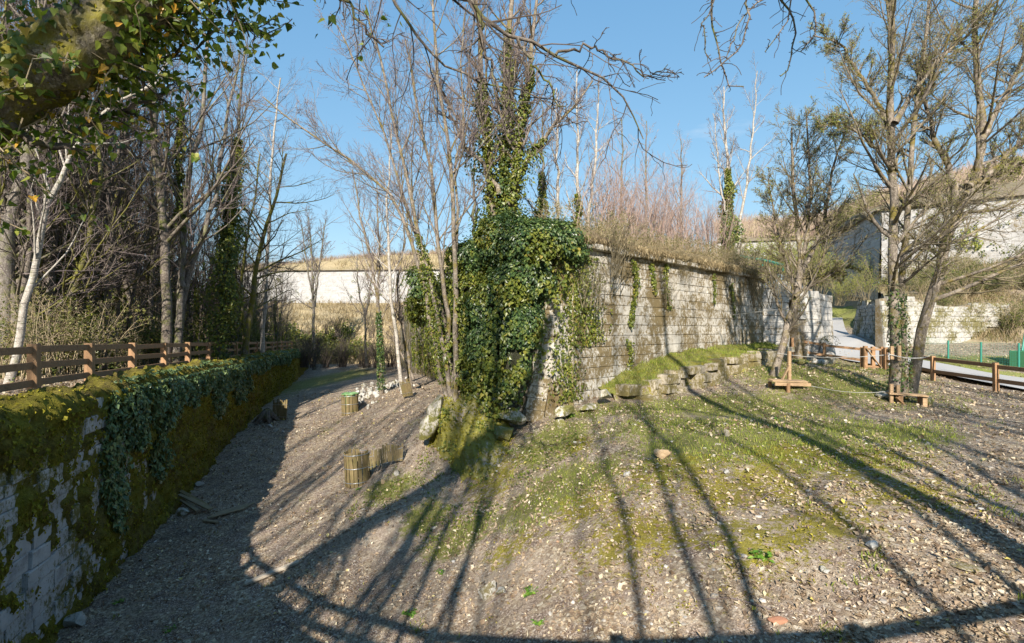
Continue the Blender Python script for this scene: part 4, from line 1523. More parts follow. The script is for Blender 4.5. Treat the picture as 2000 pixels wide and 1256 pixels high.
cable('upper_rope', 'upper rope from the leaning tree to the twin trees', [at(1518, 690, 18.6), at(1580, 697, 17.6), at(1660, 698, 16.6), at(1748, 692, 15.75)], .011, M['rope'])
cable('lower_rope', 'lower rope from the wooden platform to the bench', [at(1578, 753, 17.2), at(1640, 764, 16.6), at(1700, 767, 16.1), at(1748, 762, 15.7)], .008, M['rope'])
cable('strap_rope', 'short rope wrapped from the twin tree to the leaning trunk beside it', [at(1736, 692, 15.6), at(1770, 699, 15.5), at(1800, 699, 15.8), at(1815, 695, 16.2)], .013, M['rope'])
cable('wall_rope', 'white rope stretched from the bastion wall to the leaning tree', [at(1420, 616, 24.2), at(1450, 613, 22.6), at(1490, 608, 20.8), at(1548, 602, 18.7)], .014, M['rope'])

# ------------------------------------------------------------------ slat bins and slat mats
def slat_bin(name, label, c, dia, H, nsl, tilt=0.0, missing=(), bag=False, seed=0):
    root = thing(name, c, label, 'bin')
    r = np.random.default_rng(seed)
    R0 = Matrix.Rotation(tilt, 3, 'Y')
    for k in range(nsl):
        if k in missing:
            continue
        a = 2 * math.pi * k / nsl + r.normal() * .03
        h = H * r.uniform(.93, 1.05)
        Rm = np.array(R0 @ Matrix.Rotation(a, 3, 'Z') @ Matrix.Rotation(r.normal() * .02, 3, 'X'))
        V, F = box_vf((0, 0, 0), (.022, dia * math.pi / nsl * r.uniform(.62, .9), h), Rm, .003)
        off = np.array(R0) @ np.array([math.cos(a) * dia / 2, math.sin(a) * dia / 2, h / 2 - .05])
        part('slat', V, F, M['slat'], root, loc=off)
    a = np.linspace(0, 2 * np.pi, 33)
    for hg in (.08, .5, .9):
        ring = np.stack([np.cos(a) * (dia / 2 + .018), np.sin(a) * (dia / 2 + .018), np.full(33, H * hg)], 1) @ np.array(R0).T
        V, F = tubes(ring[None], np.full((1, 33), .012), 5)
        part('wire_hoop', V, F, M['steel'], root, smooth=True)
    if bag:
        aa = np.linspace(0, 2 * np.pi, 25)[:-1]
        zz_ = np.array([.1, .5, .9, 1.02, 1.04, .98])
        rr = np.array([.38, .43, .45, .48, .52, .54]) * dia * .96
        V = np.stack([np.stack([np.cos(aa) * q * (1 + .06 * np.sin(aa * 5)), np.sin(aa) * q * (1 + .06 * np.cos(aa * 7)), np.full(24, z * H) + .02 * np.sin(aa * 6)], 1) for q, z in zip(rr, zz_)])
        F = np.array([[i * 24 + j, i * 24 + (j + 1) % 24, (i + 1) * 24 + (j + 1) % 24, (i + 1) * 24 + j] for i in range(5) for j in range(24)])
        part('bag', V.reshape(-1, 3) @ np.array(R0).T, F, M['greenbag'], root, smooth=True)
    return root


slat_bin('slat_bin', 'upright slatted litter bin with a green bag in the ditch', at_g(684, 26.3), .82, 1.02, 30, -.02, (), True, 2)
slat_bin('broken_slat_bin', 'opened slatted bin with gaps standing nearer in the ditch', at_g(699, 15.6), .72, 1.0, 18, -.05, (1, 4), False, 3)


def slat_mat(name, label, A, B, n, H, lean, seed, sag=0.0):
    root = thing(name, A, label, 'slat mat')
    O = np.array(root.location)
    r = np.random.default_rng(seed)
    d = unit((B - A) * np.array([1, 1, 0]))
    nn = np.array([d[1], -d[0], 0])
    up = unit(np.array([0, 0, 1]) + nn * lean)
    R = np.stack([d, np.cross(up, d), up], 1)
    L = np.linalg.norm(B - A)
    for k in range(n):
        t = (k + .5) / n
        h = H * r.uniform(.85, 1.08)
        V, F = box_vf((0, 0, 0), (L / n * r.uniform(.7, .95), .022, h), R @ np.array(Matrix.Rotation(r.normal() * .04, 3, 'Y')), .003)
        part('slat', V, F, M['slat'], root, loc=A + (B - A) * t + up * h / 2 + np.array([0, 0, .12 * math.sin(t * math.pi) * sag]) - O)
    for hg in (.2, .8):
        pw = np.array([A + (B - A) * t + up * H * hg - np.cross(up, d) * .02 for t in np.linspace(0, 1, 9)])
        V, F = tubes(pw[None], np.full((1, 9), .008), 4)
        part('wire', V, F, M['steel'], root, origin=O)
    return root


slat_mat('slat_mat', 'loose slatted fence strip sticking out of the broken bin', at_g(718, 15.5, .28), at_g(788, 15.9, .02), 17, .52, -.25, 4, 1.0)
slat_mat('rolled_slat_mat', 'flat slatted mat leaning near the left wall beside stones', at_g(531, 27.0, -.05), at_g(559, 26.6, -.05), 10, 1.05, -.08, 5)
slat_mat('leaning_slat_mat', 'flat slatted mat leaning on the bank beneath the trees', at(786, 776, 26), at(806, 772, 25.5), 9, .85, .2, 6)

# ------------------------------------------------------------------ planks and loose stones in the ditch
pl = thing('broken_pallet', at_g(425, 14.6), 'broken grey pallet boards lying by the foot of the left wall', 'pallet')
O = np.array(pl.location)
for k in range(4):
    A = at_g(405 + k * 7, 14.4 + k * .12, .10)
    B = A + np.array([.72, .62, .06])
    plank_box(pl, O, 'board', A, B, .13, .035, M['greywood'])
plank_box(pl, O, 'cross_board', at_g(398, 14.35, .05), at_g(425, 14.2, .05), .1, .05, M['greywood'])
lg1 = thing('leaning_boards', at_g(385, 15.3), 'mossy broken boards leaning over a rock by the left wall', 'boards')
O = np.array(lg1.location)
A, B = at_g(352, 15.6, .35), at_g(412, 14.9, .12)
plank_box(lg1, O, 'board', A, B, .16, .05, M['greywood'])
plank_box(lg1, O, 'board', A + np.array([-.1, .15, .06]), B + np.array([-.25, .25, .0]), .13, .05, M['slat'])
plank_box(lg1, O, 'board', A + np.array([.1, -.12, -.12]), B + np.array([-.35, -.05, -.04]), .12, .06, M['greywood'])
A, B = at_g(478, 10.9, .05), at_g(584, 11.4, .05)
pk = thing('loose_plank', A, 'single grey plank lying on the shaded ditch floor', 'plank')
V, F = beam(np.zeros(3), B - A, .12, .06, bevel=.008)
part('board', V, F, M['paleplank'], pk)
stn = thing('tree_stump', at_g(522, 26.6), 'old grey stump with roots beside the slatted mat', 'stump')
O = np.array(stn.location)
r = np.random.default_rng(6)
Pt = []
for k in range(6):
    a = k / 6 * 6.28
    Pt.append(catmull([O + np.array([0, 0, .55]), O + np.array([math.cos(a) * .28, math.sin(a) * .28, .35]), O + np.array([math.cos(a) * .75, math.sin(a) * .6, -.05])], 7))
V, F = tubes(np.array(Pt), np.tile(np.linspace(.2, .05, 7), (6, 1)), 7)
part('root', V, F, M['bark_dark'], stn, origin=O, stuff=True)
V, F = rock_vf((.42, .42, .5), 55, 2)
part('wood_body', V + np.array([0, 0, .3]), F, M['bark_dark'], stn)

LOOSE = [  # px, Y, size, mat, label
    (358, 14.9, (.36, .30, .26), 'rubble', 'round grey boulder under the leaning boards by the left wall'),
    (776, 15.2, (.24, .18, .16), 'rubble', 'white stone lying at the end of the loose slat strip'),
    (1128, 12.6, (.20, .15, .13), 'rubble', 'white stone beside the long trunk shadow below the wall'),
    (1293, 10.6, (.36, .26, .22), 'orangestone', 'large tan block lying alone on the mound'),
    (955, 8.25, (.30, .14, .26), 'rubble', 'tall white slab standing in the lower foreground slope'),
    (978, 8.15, (.20, .16, .12), 'rubble', 'pale stone with moss right beside the white slab'),
    (1225, 10.0, (.16, .12, .09), 'rubble', 'small white stone left of the tan block'),
    (1554, 9.85, (.22, .10, .07), 'rubble', 'thin white stone among the yellow moss'),
    (1418, 9.4, (.14, .10, .08), 'rubble', 'flat white stone beside the double trunk shadow'),
    (1420, 11.6, (.14, .09, .20), 'ledge', 'upright grey stone leaning on the foot of the ledge'),
    (1900, 7.75, (.17, .12, .08), 'rubble', 'pale stone alone in the right side shade stripes'),
    (1520, 5.95, (.18, .12, .06), 'redtile', 'broken red brick lying at the bottom edge'),
    (1000, 7.15, (.0, .0, .0), 'redtile', ''),
    (937, 7.15, (.10, .12, .07), 'redtile', 'small red tile piece in the lower foreground shade'),
    (1610, 6.5, (.14, .10, .06), 'rubble', 'pale flat stone near the bottom right shadow bar'),
    (1705, 6.75, (.15, .12, .10), 'rubble', 'angular white stone right of the green herb'),
    (1880, 6.3, (.40, .24, .035), 'ledge', 'broad bare rock slab flush with the right slope'),
    (540, 24.0, (.26, .16, .12), 'rubble', 'flat stone at the foot of the leaning slat mat by the wall'),
    (528, 25.0, (.28, .2, .16), 'rubble', 'pale stone beside the stump in the ditch'),
    (553, 23.6, (.22, .2, .12), 'rubble', 'bluish stone lying farthest out from the stump'),
    (440, 14.4, (.12, .06, .05), 'rubble', 'small white stone right of the broken pallet'),
    (748, 14.9, (.14, .12, .14), 'orangestone', 'tan stone under the loose slat strip'),
    (1600, 25.6, (.62, .42, .34), 'rubble', 'big pale boulder beside the road near the gateway'),
    (1565, 23.0, (.65, .4, .25), 'boulder', 'low grey boulder in the grass before the gateway fence'),
    (1812, 15.6, (.35, .3, .3), 'boulder', 'dark boulder right behind the bench'),
    (1722, 16.2, (.5, .3, .22), 'boulder', 'dark flat boulder left of the twin trees'),
    (150, 9.9, (.35, .3, .35), 'rubble', 'white rock chunk at the near foot of the left wall'),
    (190, 11.3, (.2, .16, .12), 'rubble', 'bluish stone at the left wall foot'),
    (390, 17.3, (.26, .2, .18), 'rubble', 'pale stone pile piece at the mossy wall foot'),
]
for k, (px, Y, sz, mt, lb) in enumerate(LOOSE):
    if not lb:
        continue
    g = at_g(px, Y)
    V, F = rock_vf(np.array(sz) * .95, 300 + k, 2, 12, .10)
    Rm = np.array(Matrix.Rotation(k * 1.7, 3, 'Z'))
    o = part('loose_stone', V @ Rm.T, F, M[mt], loc=g + np.array([0, 0, sz[2] * .32]))
    tag(o, lb, 'stone', 'loose stones on the ground', 'thing')
hb = thing('guard_stone', at_g(1612, 28.2), 'rounded guard stone with plants at the foot of the gate pier', 'stone')
V, F = rock_vf((.75, .65, 1.15), 61, 3, 4)
part('stone_body', V + np.array([0, 0, .5]), F, M['gate'], hb)
r = np.random.default_rng(12)
P = unit(r.normal(size=(500, 3))) * np.array([.55, .5, .5]) + np.array([.2, -.1, 1.0])
P = P[(P[:, 2] > 1.0) & (P[:, 0] < .45)]
V, F = leaves(P, P - np.array([.2, -.1, .6]), r.uniform(.06, .12, len(P)), r, .6)
part('plant', V, F, M['shrub_leaf'], hb, stuff=True)

# rubble heap on the bank
rh = thing('rubble_heap', at_g(715, 33), 'heap of white limestone rubble on the ditch bank', 'rubble')
O = np.array(rh.location)
r = np.random.default_rng(14)
rmesh = []
for k in range(8):
    V, F = rock_vf((1, 1, .8), 400 + k, 1, 7, .05)
    rmesh.append(mesh_data('stone', V, F, M['rubble']))
for k in range(150):
    t = r.uniform(0, 1) ** 1.2
    p0 = np.array([688, 29.0]) * (1 - t) + np.array([800, 36.0]) * t
    g = at_g(p0[0] + r.normal() * 14, p0[1] + r.normal() * 1.4)
    o = link('stone', rmesh[r.integers(8)], rh)
    sz = r.uniform(.10, .42) * (1 - .45 * t)
    o.scale = (sz, sz * r.uniform(.7, 1), sz * r.uniform(.6, 1))
    o.rotation_euler = tuple(r.uniform(0, 3, 3))
    o.location = tuple(g - O + np.array([0, 0, sz * .25 + .25 * math.exp(-t * 5) * r.uniform(0, 1)]))

# ------------------------------------------------------------------ trees
def grow(r, P, R, L, n, t0, t1, ang, lf, K, rr, up=.12, wig=.12, taper=.55, rmin=.004, sp=10, tipr=.25):
    N_, Kp, _ = P.shape
    idx = np.repeat(np.arange(N_), n)
    Mn = len(idx)
    t = t0 + (t1 - t0) * (np.tile(np.arange(n), N_) + r.uniform(0, 1, Mn)) / n
    f = np.clip(t * (Kp - 1), 0, Kp - 1.001)
    i0 = f.astype(int)
    w = (f - i0)[:, None]
    p0 = P[idx, i0] * (1 - w) + P[idx, i0 + 1] * w
    r0 = R[idx, i0] * (1 - w[:, 0]) + R[idx, i0 + 1] * w[:, 0]
    T = unit(P[idx, i0 + 1] - P[idx, i0])
    rv = r.normal(size=(Mn, 3))
    perp = unit(rv - (rv * T).sum(1, keepdims=True) * T)
    a = np.radians(ang + r.normal(size=Mn) * sp)[:, None]
    d = np.cos(a) * T + np.sin(a) * perp
    ln = L[idx] * lf * (1 - taper * t) * r.uniform(.6, 1.25, Mn)
    out = np.zeros((Mn, K, 3))
    out[:, 0] = p0
    st = (ln / (K - 1))[:, None]
    d = unit(d)
    for k in range(1, K):
        out[:, k] = out[:, k - 1] + d * st
        d = unit(d + r.normal(size=(Mn, 3)) * wig + np.array([0, 0, up]))
    rb = np.clip(r0 * rr * r.uniform(.75, 1.1, Mn), rmin, None)
    Rr = np.maximum(rb[:, None] * np.linspace(1, tipr, K)[None], rmin * .7)
    return out, Rr, ln


STD = [dict(n=15, t0=.28, t1=.98, ang=38, lf=.34, K=7, rr=.5, up=.10, wig=.10, sides=5),
       dict(n=6, t0=.2, t1=1.0, ang=36, lf=.5, K=5, rr=.55, up=.08, wig=.13, sides=4),
       dict(n=6, t0=.12, t1=1.0, ang=38, lf=.55, K=4, rr=.6, up=.05, wig=.16, sides=3)]


def build_tree(name, label, stems, trunkmat, twigmat, seed, levels=STD, group=None, ivy=None, young=None, buds=0, base=None, cat='tree', wob=.04, rmin=.005, Kt=16):
    """stems: list of (points, base radius, tip radius)"""
    r = np.random.default_rng(seed)
    base = np.asarray(base if base is not None else stems[0][0][0], float)
    root = thing(name, base, label, cat, group)
    Ps, Rs = [], []
    for pts, r0, r1 in stems:
        if np.linalg.norm(np.asarray(pts[0]) - base) < .9:          # rooted in the ground
            d0 = unit(np.asarray(pts[1]) - np.asarray(pts[0])) * np.array([.6, .6, 1])
            pts = [np.asarray(pts[0]) - d0 * .7] + list(pts)
        p = catmull(pts, Kt)
        wv_ = r.normal(size=p.shape) * wob
        wv_[0] = 0
        p = p + wv_
        Ps.append(p)
        t = np.linspace(0, 1, Kt)
        rad = r0 * (1 - t) + r1 * t
        rad[0] *= 1.35
        rad[1] *= 1.08
        Rs.append(rad)
    P, R = np.array(Ps), np.array(Rs)
    L = np.linalg.norm(np.diff(P, axis=1), axis=2).sum(1)
    V, F = tubes(P, R, 9)
    nq = 9 * (Kt - 1)
    trunks = [part('trunk', V[k * 9 * Kt:(k + 1) * 9 * Kt], F[:nq], trunkmat, root, smooth=True, origin=base) for k in range(len(stems))]
    acc = []
    cur = (P, R, L)
    tips = None
    allb = []
    for k, lv in enumerate(levels):
        kw = {a: b for a, b in lv.items() if a != 'sides'}
        kw.setdefault('rmin', rmin)
        cur = grow(r, *cur, **kw)
        Vv, Ff = tubes(cur[0], cur[1], lv['sides'])
        acc.append((k, Vv, Ff))
        allb.append(cur[0])
    thick = [(v, f) for k, v, f in acc if k == 0]
    fine = [(v, f) for k, v, f in acc if k > 0]
    if thick:
        V, F = join(thick)
        part('limbs', V, F, trunkmat, root, smooth=True, stuff=True, origin=base)
    if fine:
        V, F = join(fine)
        crown = part('crown', V, F, twigmat, root, stuff=True, origin=base)
    if young:
        nl, size, mt = young
        tp = np.concatenate([b[:, b.shape[1] // 2:].reshape(-1, 3) for b in allb[-1:]])
        tp = tp[r.integers(0, len(tp), nl)] + r.normal(size=(nl, 3)) * .03
        V, F = leaves(tp, r.normal(size=tp.shape) + np.array([0, -.2, .5]), size * r.uniform(.6, 1.3, nl), r, .1)
        part('young_leaves', V, F, M[mt], crown, stuff=True, origin=base)
    if ivy:
        for (si, ta, tb, nl, wd, size, mt) in ivy:
            t = ta + (tb - ta) * r.uniform(0, 1, nl) ** .85
            f = np.clip(t * (Kt - 1), 0, Kt - 1.001)
            i0 = f.astype(int)
            w = (f - i0)[:, None]
            c = P[si][i0] * (1 - w) + P[si][i0 + 1] * w
            a = r.uniform(0, 2 * np.pi, nl)
            lump = fbm(np.stack([np.cos(a) * 1.2, np.sin(a) * 1.2, t * 9 + seed], 1), 3)
            fade = np.clip((tb - t) / (tb - ta) * 3.5, .12, 1)
            rad = (R[si][i0] + wd * np.clip(lump * 4.2 - 1.75, .03, 1.5) * fade * r.uniform(.15, 1, nl) ** .6)
            o_ = np.stack([np.cos(a), np.sin(a), r.normal(size=nl) * .15], 1)
            V, F = leaves(c + o_ * rad[:, None], o_ + np.array([0, 0, .45]) + r.normal(size=o_.shape) * .4, size * r.uniform(.6, 1.25, nl), r, .8)
            part('ivy', *join([(V, F)]), M[mt], trunks[si], stuff=True, origin=base)
    return root


def tr(lst, Y, dY=0.0):
    """a stem followed through picture points, Y metres away (drifting by dY)"""
    n = len(lst)
    return [at(x, y, Y + dY * k / max(n - 1, 1)) for k, (x, y) in enumerate(lst)]


def L3(n1=15, n2=6, n3=7, a1=38, lf1=.34, t0=.28, up=.10, lf2=.5, lf3=.55, wig=.1):
    return [dict(n=n1, t0=t0, t1=.98, ang=a1, lf=lf1, K=7, rr=.5, up=up, wig=wig, sides=5),
            dict(n=n2 + 1, t0=.15, t1=1.0, ang=36, lf=lf2, K=5, rr=.55, up=.08, wig=wig * 1.2, sides=4),
            dict(n=n3 + 2, t0=.1, t1=1.0, ang=38, lf=lf3, K=3, rr=.6, up=.05, wig=wig * 1.5, sides=3)]


# --- the wood behind the left fence
WOOD = 'bare trees in the wood behind the left fence'
build_tree('bare_tree', 'tall dark straight trunk rising behind the left fence', [(tr([(325, 728), (326, 600), (320, 450), (308, 300), (297, 180), (288, 40), (282, -120)], 20.3), .20, .07)], M['bark_dark'], M['twig_dark'], 1, L3(22, 7, 6, 52, .36, .3, .10), WOOD)
build_tree('bare_tree', 'forked bare tree leaning right beside the tall dark trunk', [(tr([(345, 722), (352, 600), (360, 450), (372, 340), (392, 250), (400, 150), (415, 20)], 21.6), .16, .05), (tr([(350, 640), (372, 520), (410, 430), (432, 320), (445, 220), (470, 100)], 21.8, 1), .13, .04), (tr([(357, 560), (350, 420), (350, 320), (356, 200)], 21.4), .09, .03)], M['bark_grey'], M['twig_grey'], 2, L3(14, 6, 6, 40, .36, .3), WOOD, ivy=[(2, .3, 1.0, 1800, .28, .14, 'ivy_light')])
build_tree('ivy_clad_tree', 'tree wrapped in bright yellow green ivy rising through the left fence', [(tr([(428, 708), (436, 600), (442, 480), (448, 400), (460, 310), (470, 220), (478, 90)], 25.5), .16, .05)], M['bark_grey'], M['twig_grey'], 3, L3(16, 6, 6, 42, .30, .45), WOOD, ivy=[(0, .0, .72, 6500, 1.15, .16, 'ivy_light'), (0, 0, .6, 2200, .8, .15, 'ivy')])
build_tree('bare_tree', 'mossy trunk leaning right just before the fence end', [(tr([(478, 694), (490, 600), (503, 510), (520, 440), (540, 380), (560, 300)], 31), .19, .06), (tr([(480, 680), (470, 590), (480, 480), (500, 380), (508, 300)], 31.5), .12, .04)], M['bark_mossy'], M['twig_dark'], 4, L3(18, 7, 6, 52, .42, .25, .04), WOOD)
build_tree('bare_tree', 'pale grey trunk with thin branches near the far fence posts', [(tr([(511, 690), (516, 600), (522, 520), (526, 430), (530, 340), (540, 230), (548, 150)], 34), .15, .04)], M['bark_pale'], M['twig_grey'], 5, L3(20, 6, 6, 50, .36, .25, .05), WOOD)
build_tree('bare_tree', 'slim pale stem bending right in front of the wood at far left', [(tr([(16, 748), (38, 650), (55, 560), (72, 490), (108, 380), (150, 280), (210, 220), (330, 150)], 14), .11, .03)], M['bark_pale'], M['twig_grey'], 6, L3(14, 6, 5, 45, .26, .3), WOOD)
build_tree('bare_tree', 'thick trunk at the left picture edge behind the fence', [(tr([(8, 745), (12, 600), (20, 460), (52, 320), (66, 210), (76, 100), (90, -80)], 16.5), .25, .10)], M['bark_grey'], M['twig_dark'], 7, L3(20, 6, 6, 50, .33, .3), WOOD)
build_tree('bare_tree', 'mossy trunk slanting right low behind the leftmost fence post', [(tr([(50, 728), (95, 660), (130, 600), (165, 510), (185, 420), (195, 330), (190, 220)], 18), .17, .04), (tr([(60, 715), (75, 620), (70, 540), (48, 440), (40, 330)], 18), .13, .04)], M['bark_mossy'], M['twig_dark'], 8, L3(14, 6, 5, 45, .34, .3), WOOD)
build_tree('bare_tree', 'thin dark tree leaning left between the second and third fence posts', [(tr([(278, 712), (262, 620), (240, 540), (222, 470), (200, 380), (185, 280)], 24), .12, .04)], M['bark_brown'], M['twig_dark'], 9, L3(14, 6, 6, 42, .38, .3), WOOD)
build_tree('bare_tree', 'slender mossy tree bowing left before the tall dark trunk', [(tr([(305, 712), (301, 620), (290, 540), (272, 470), (250, 430), (215, 390)], 26), .12, .04)], M['bark_mossy'], M['twig_dark'], 10, L3(16, 6, 5, 50, .4, .4), WOOD)
build_tree('bare_tree', 'straight grey trunk behind the slim pale stem at far left', [(tr([(98, 712), (100, 560), (106, 420), (112, 280), (122, 120), (130, -40)], 22.5), .20, .06)], M['bark_grey'], M['twig_grey'], 11, L3(20, 6, 6, 45, .32, .35), WOOD)
build_tree('bare_tree', 'straight grey trunk with mossy foot above the second fence bay', [(tr([(128, 706), (125, 600), (118, 480), (132, 330), (140, 180), (150, 20)], 26), .17, .05)], M['bark_mossy'], M['twig_grey'], 12, L3(18, 6, 6, 42, .34, .35), WOOD)

# two stand-alone kinds for the crowd deeper in the wood
def proto(name, label, seed, H, r0, nst, trunkm, twigm_, lv, group, spread=.12, ivy=None, young=None, cat='tree', rmin=.005):
    r = np.random.default_rng(seed)
    st = []
    for k in range(nst):
        a = r.uniform(0, 6.28)
        s = spread * H * r.uniform(.4, 1.2) if nst > 1 else spread * H * .3
        e = np.array([math.cos(a) * s, math.sin(a) * s, H * r.uniform(.8, 1.05)])
        b = np.array([math.cos(a), math.sin(a), 0]) * (.12 if nst > 1 else 0) * r0 * 6
        m1 = b + (e - b) * .35 * np.array([.6, .6, 1]) + r.normal(size=3) * .02 * H * np.array([1, 1, 0])
        m2 = b + (e - b) * .7 * np.array([.9, .9, 1]) + r.normal(size=3) * .02 * H * np.array([1, 1, 0])
        st.append(([b - np.array([0, 0, .3]), m1, m2, e], r0 * r.uniform(.7, 1.1), r0 * .25))
    return build_tree(name, label, st, trunkm, twigm_, seed, lv, group, ivy=ivy, young=young, base=np.zeros(3), cat=cat, rmin=rmin)


GL = 'thin bare tree among many deep in the wood behind the left fence'
pA = proto('thin_tree', GL, 61, 14, .12, 1, M['bark_dark'], M['twig_grey'], L3(24, 6, 6, 42, .28, .2), 'thin trees deep in the left wood')
pB = proto('thin_tree', GL, 62, 12, .11, 2, M['bark_dark'], M['twig_dark'], L3(18, 6, 6, 42, .30, .2), 'thin trees deep in the left wood', .16)
pC = proto('thin_tree', GL, 63, 11, .10, 1, M['bark_mossy'], M['twig_grey'], L3(22, 5, 5, 50, .34, .2), 'thin trees deep in the left wood', .3, ivy=[(0, 0, .6, 2200, .35, .16, 'ivy_light')])
r = np.random.default_rng(77)
spots = []
for k in range(150):
    px = r.uniform(-20, 555)
    Ym = 6.84 / ((1000 - px) / 1000 - .308) + 4
    Y = Ym + r.uniform(0, 1) ** 1.3 * 28 + 2
    spots.append((px, min(Y, 72)))
for k, (px, Y) in enumerate(spots):
    src = (pA, pB, pC)[k % 3]
    p = at_t(px, Y)
    sc = r.uniform(.95, 1.45)
    if px > 380:
        sc *= .62
    if k < 3:
        src.location = tuple(p)
        src.scale = (sc,) * 3
        src.rotation_euler = (0, 0, r.uniform(0, 6.28))
    else:
        copy_tree(src, p, r.uniform(0, 6.28), sc, GL)

# undergrowth behind the fence
GU = 'leafy tangled undergrowth shrub behind the left fence'
def shrub(name, label, seed, H, nst, twig, group, leafn=0, leafm='shrub_leaf', leafs=.07, spread=.6, lv=None, cat='shrub', r0=.018):
    lv = lv or [dict(n=6, t0=.2, t1=1, ang=35, lf=.45, K=5, rr=.6, up=.05, wig=.15, sides=3), dict(n=4, t0=.15, t1=1, ang=40, lf=.5, K=4, rr=.6, up=.03, wig=.2, sides=3)]
    r = np.random.default_rng(seed)
    P, R = [], []
    for k in range(nst):
        a = r.uniform(0, 6.28)
        s = spread * H * r.uniform(.2, 1.1)
        b = r.normal(size=3) * np.array([.12, .12, 0]) * H
        e = b + np.array([math.cos(a) * s, math.sin(a) * s, H * r.uniform(.55, 1.1)])
        m1 = (b + e) / 2 + np.array([0, 0, .12 * H]) + r.normal(size=3) * .05 * H
        P.append(catmull([b - np.array([0, 0, .15]), m1, e], 7))
        R.append(np.linspace(r0, r0 * .3, 7))
    P, R = np.array(P), np.array(R)
    root = thing(name, (0, 0, 0), label, cat, group)
    acc = [tubes(P, R, 4)]
    cur = (P, R, np.linalg.norm(np.diff(P, axis=1), axis=2).sum(1))
    for l_ in lv:
        cur = grow(r, *cur, **{a: b for a, b in l_.items() if a != 'sides'}, rmin=.004)
        acc.append(tubes(cur[0], cur[1], l_['sides']))
    V, F = join(acc)
    part('stems', V, F, twig, root, stuff=True)
    if leafn:
        tp = cur[0].reshape(-1, 3)
        tp = tp[r.integers(0, len(tp), leafn)] + r.normal(size=(leafn, 3)) * .06
        V, F = leaves(tp, r.normal(size=tp.shape) + np.array([0, -.3, .7]), leafs * r.uniform(.6, 1.3, leafn), r, .3)
        part('foliage', V, F, M[leafm], root, stuff=True)
    return root


s1 = shrub('undergrowth_shrub', GU, 71, 2.2, 16, M['twig_straw'], 'undergrowth shrubs in the left wood', 700, 'shrub_leaf', .10)
s2 = shrub('undergrowth_shrub', GU, 72, 1.5, 18, M['twig_olive'], 'undergrowth shrubs in the left wood', 1300, 'bramble', .10, .9)
s3 = shrub('undergrowth_shrub', GU, 73, 3.4, 12, M['twig_straw'], 'undergrowth shrubs in the left wood', 350, 'shrub_leaf', .10, .45)
r = np.random.default_rng(78)
for k in range(54):
    px = r.uniform(-30, 540)
    Y = 6.84 / ((1000 - px) / 1000 - .308) * 1.06 + 3.0 + 22 * r.uniform(0, 1) ** 1.6
    p = at_t(px, min(Y, 70))
    src = (s1, s2, s3)[k % 3]
    if k < 3:
        src.location = tuple(p)
    else:
        copy_tree(src, p, r.uniform(0, 6.28), r.uniform(.7, 1.35), GU)

# --- centre: the multi-stem clump on the rock
clump = [([(872, 782), (852, 690), (838, 610), (812, 500), (770, 395), (700, 325), (610, 265), (515, 190)], .085, .02, 16.6),
         ([(878, 782), (866, 680), (846, 570), (815, 445), (788, 320), (762, 205), (738, 100), (715, 10)], .085, .025, 16.4),
         ([(884, 782), (878, 650), (862, 520), (850, 410), (838, 310), (815, 200), (790, 80)], .095, .025, 16.5),
         ([(892, 780), (889, 640), (887, 480), (880, 310), (868, 235), (856, 150), (846, 20), (835, -80)], .10, .03, 16.3),
         ([(880, 700), (868, 620), (842, 530), (795, 400), (748, 250), (700, 140), (660, 50)], .06, .02, 16.8),
         ([(888, 560), (895, 430), (888, 340), (905, 240), (900, 120), (915, 10)], .05, .018, 16.4)]
build_tree('multi_stem_tree', 'clump of slender bare stems fanning out from the mossy rock beside the ivy', [(tr(p, Y), a, b) for p, a, b, Y in clump], M['bark_brown'], M['twig_grey'], 21, L3(20, 6, 6, 32, .26, .38, .10, .55, .55), ivy=[(1, .12, .45, 900, .2, .09, 'ivy_light'), (0, .1, .4, 900, .2, .09, 'ivy_light')], young=(3500, .035, 'bud'), wob=.03)

# --- ivy clad trees on the bastion corner
build_tree('ivy_clad_tree', 'group of tall stems thick with ivy on top of the bastion corner', [(tr([(962, 470), (960, 380), (955, 300), (945, 200), (938, 100), (930, -60)], 17.6), .17, .05), (tr([(982, 470), (984, 380), (986, 280), (990, 180), (995, 70), (1003, -90)], 17.9), .20, .06), (tr([(1000, 470), (1005, 370), (1014, 280), (1025, 200), (1038, 110), (1050, -30)], 17.5), .15, .045), (tr([(990, 400), (1020, 330), (1060, 270), (1110, 220), (1160, 160)], 17.3), .09, .03), (tr([(975, 380), (950, 330), (905, 280), (880, 220), (862, 160)], 17.4), .08, .025)], M['bark_brown'], M['twig_grey'], 31, L3(26, 7, 6, 40, .27, .3, .12), ivy=[(0, 0, .62, 3000, .5, .12, 'ivy_light'), (1, 0, .75, 3200, .45, .12, 'ivy_light'), (2, 0, .70, 3000, .5, .12, 'ivy_light'), (1, 0, .5, 2600, .6, .12, 'ivy'), (3, 0, .5, 800, .35, .12, 'ivy_light')])

# --- trees along the top of the bastion and behind
def simple(px, top, Y, s, label, trunkm, twm, seed, r0=.11, lean=0, z=None, ivy=None, group='slim trees on top of the bastion', lv=None):
    b = at(px, 440, Y)
    b[2] = z if z is not None else ZC + 1.4
    t = at(px + lean, top, Y)
    mid = (b + t) / 2 + np.array([s * .1, 0, 0])
    return build_tree('slim_tree', label, [([b - np.array([0, 0, .3]), mid, t], r0, .025)], trunkm, twm, seed, lv or L3(18, 5, 5, 38, .26, .25), group, ivy=ivy)


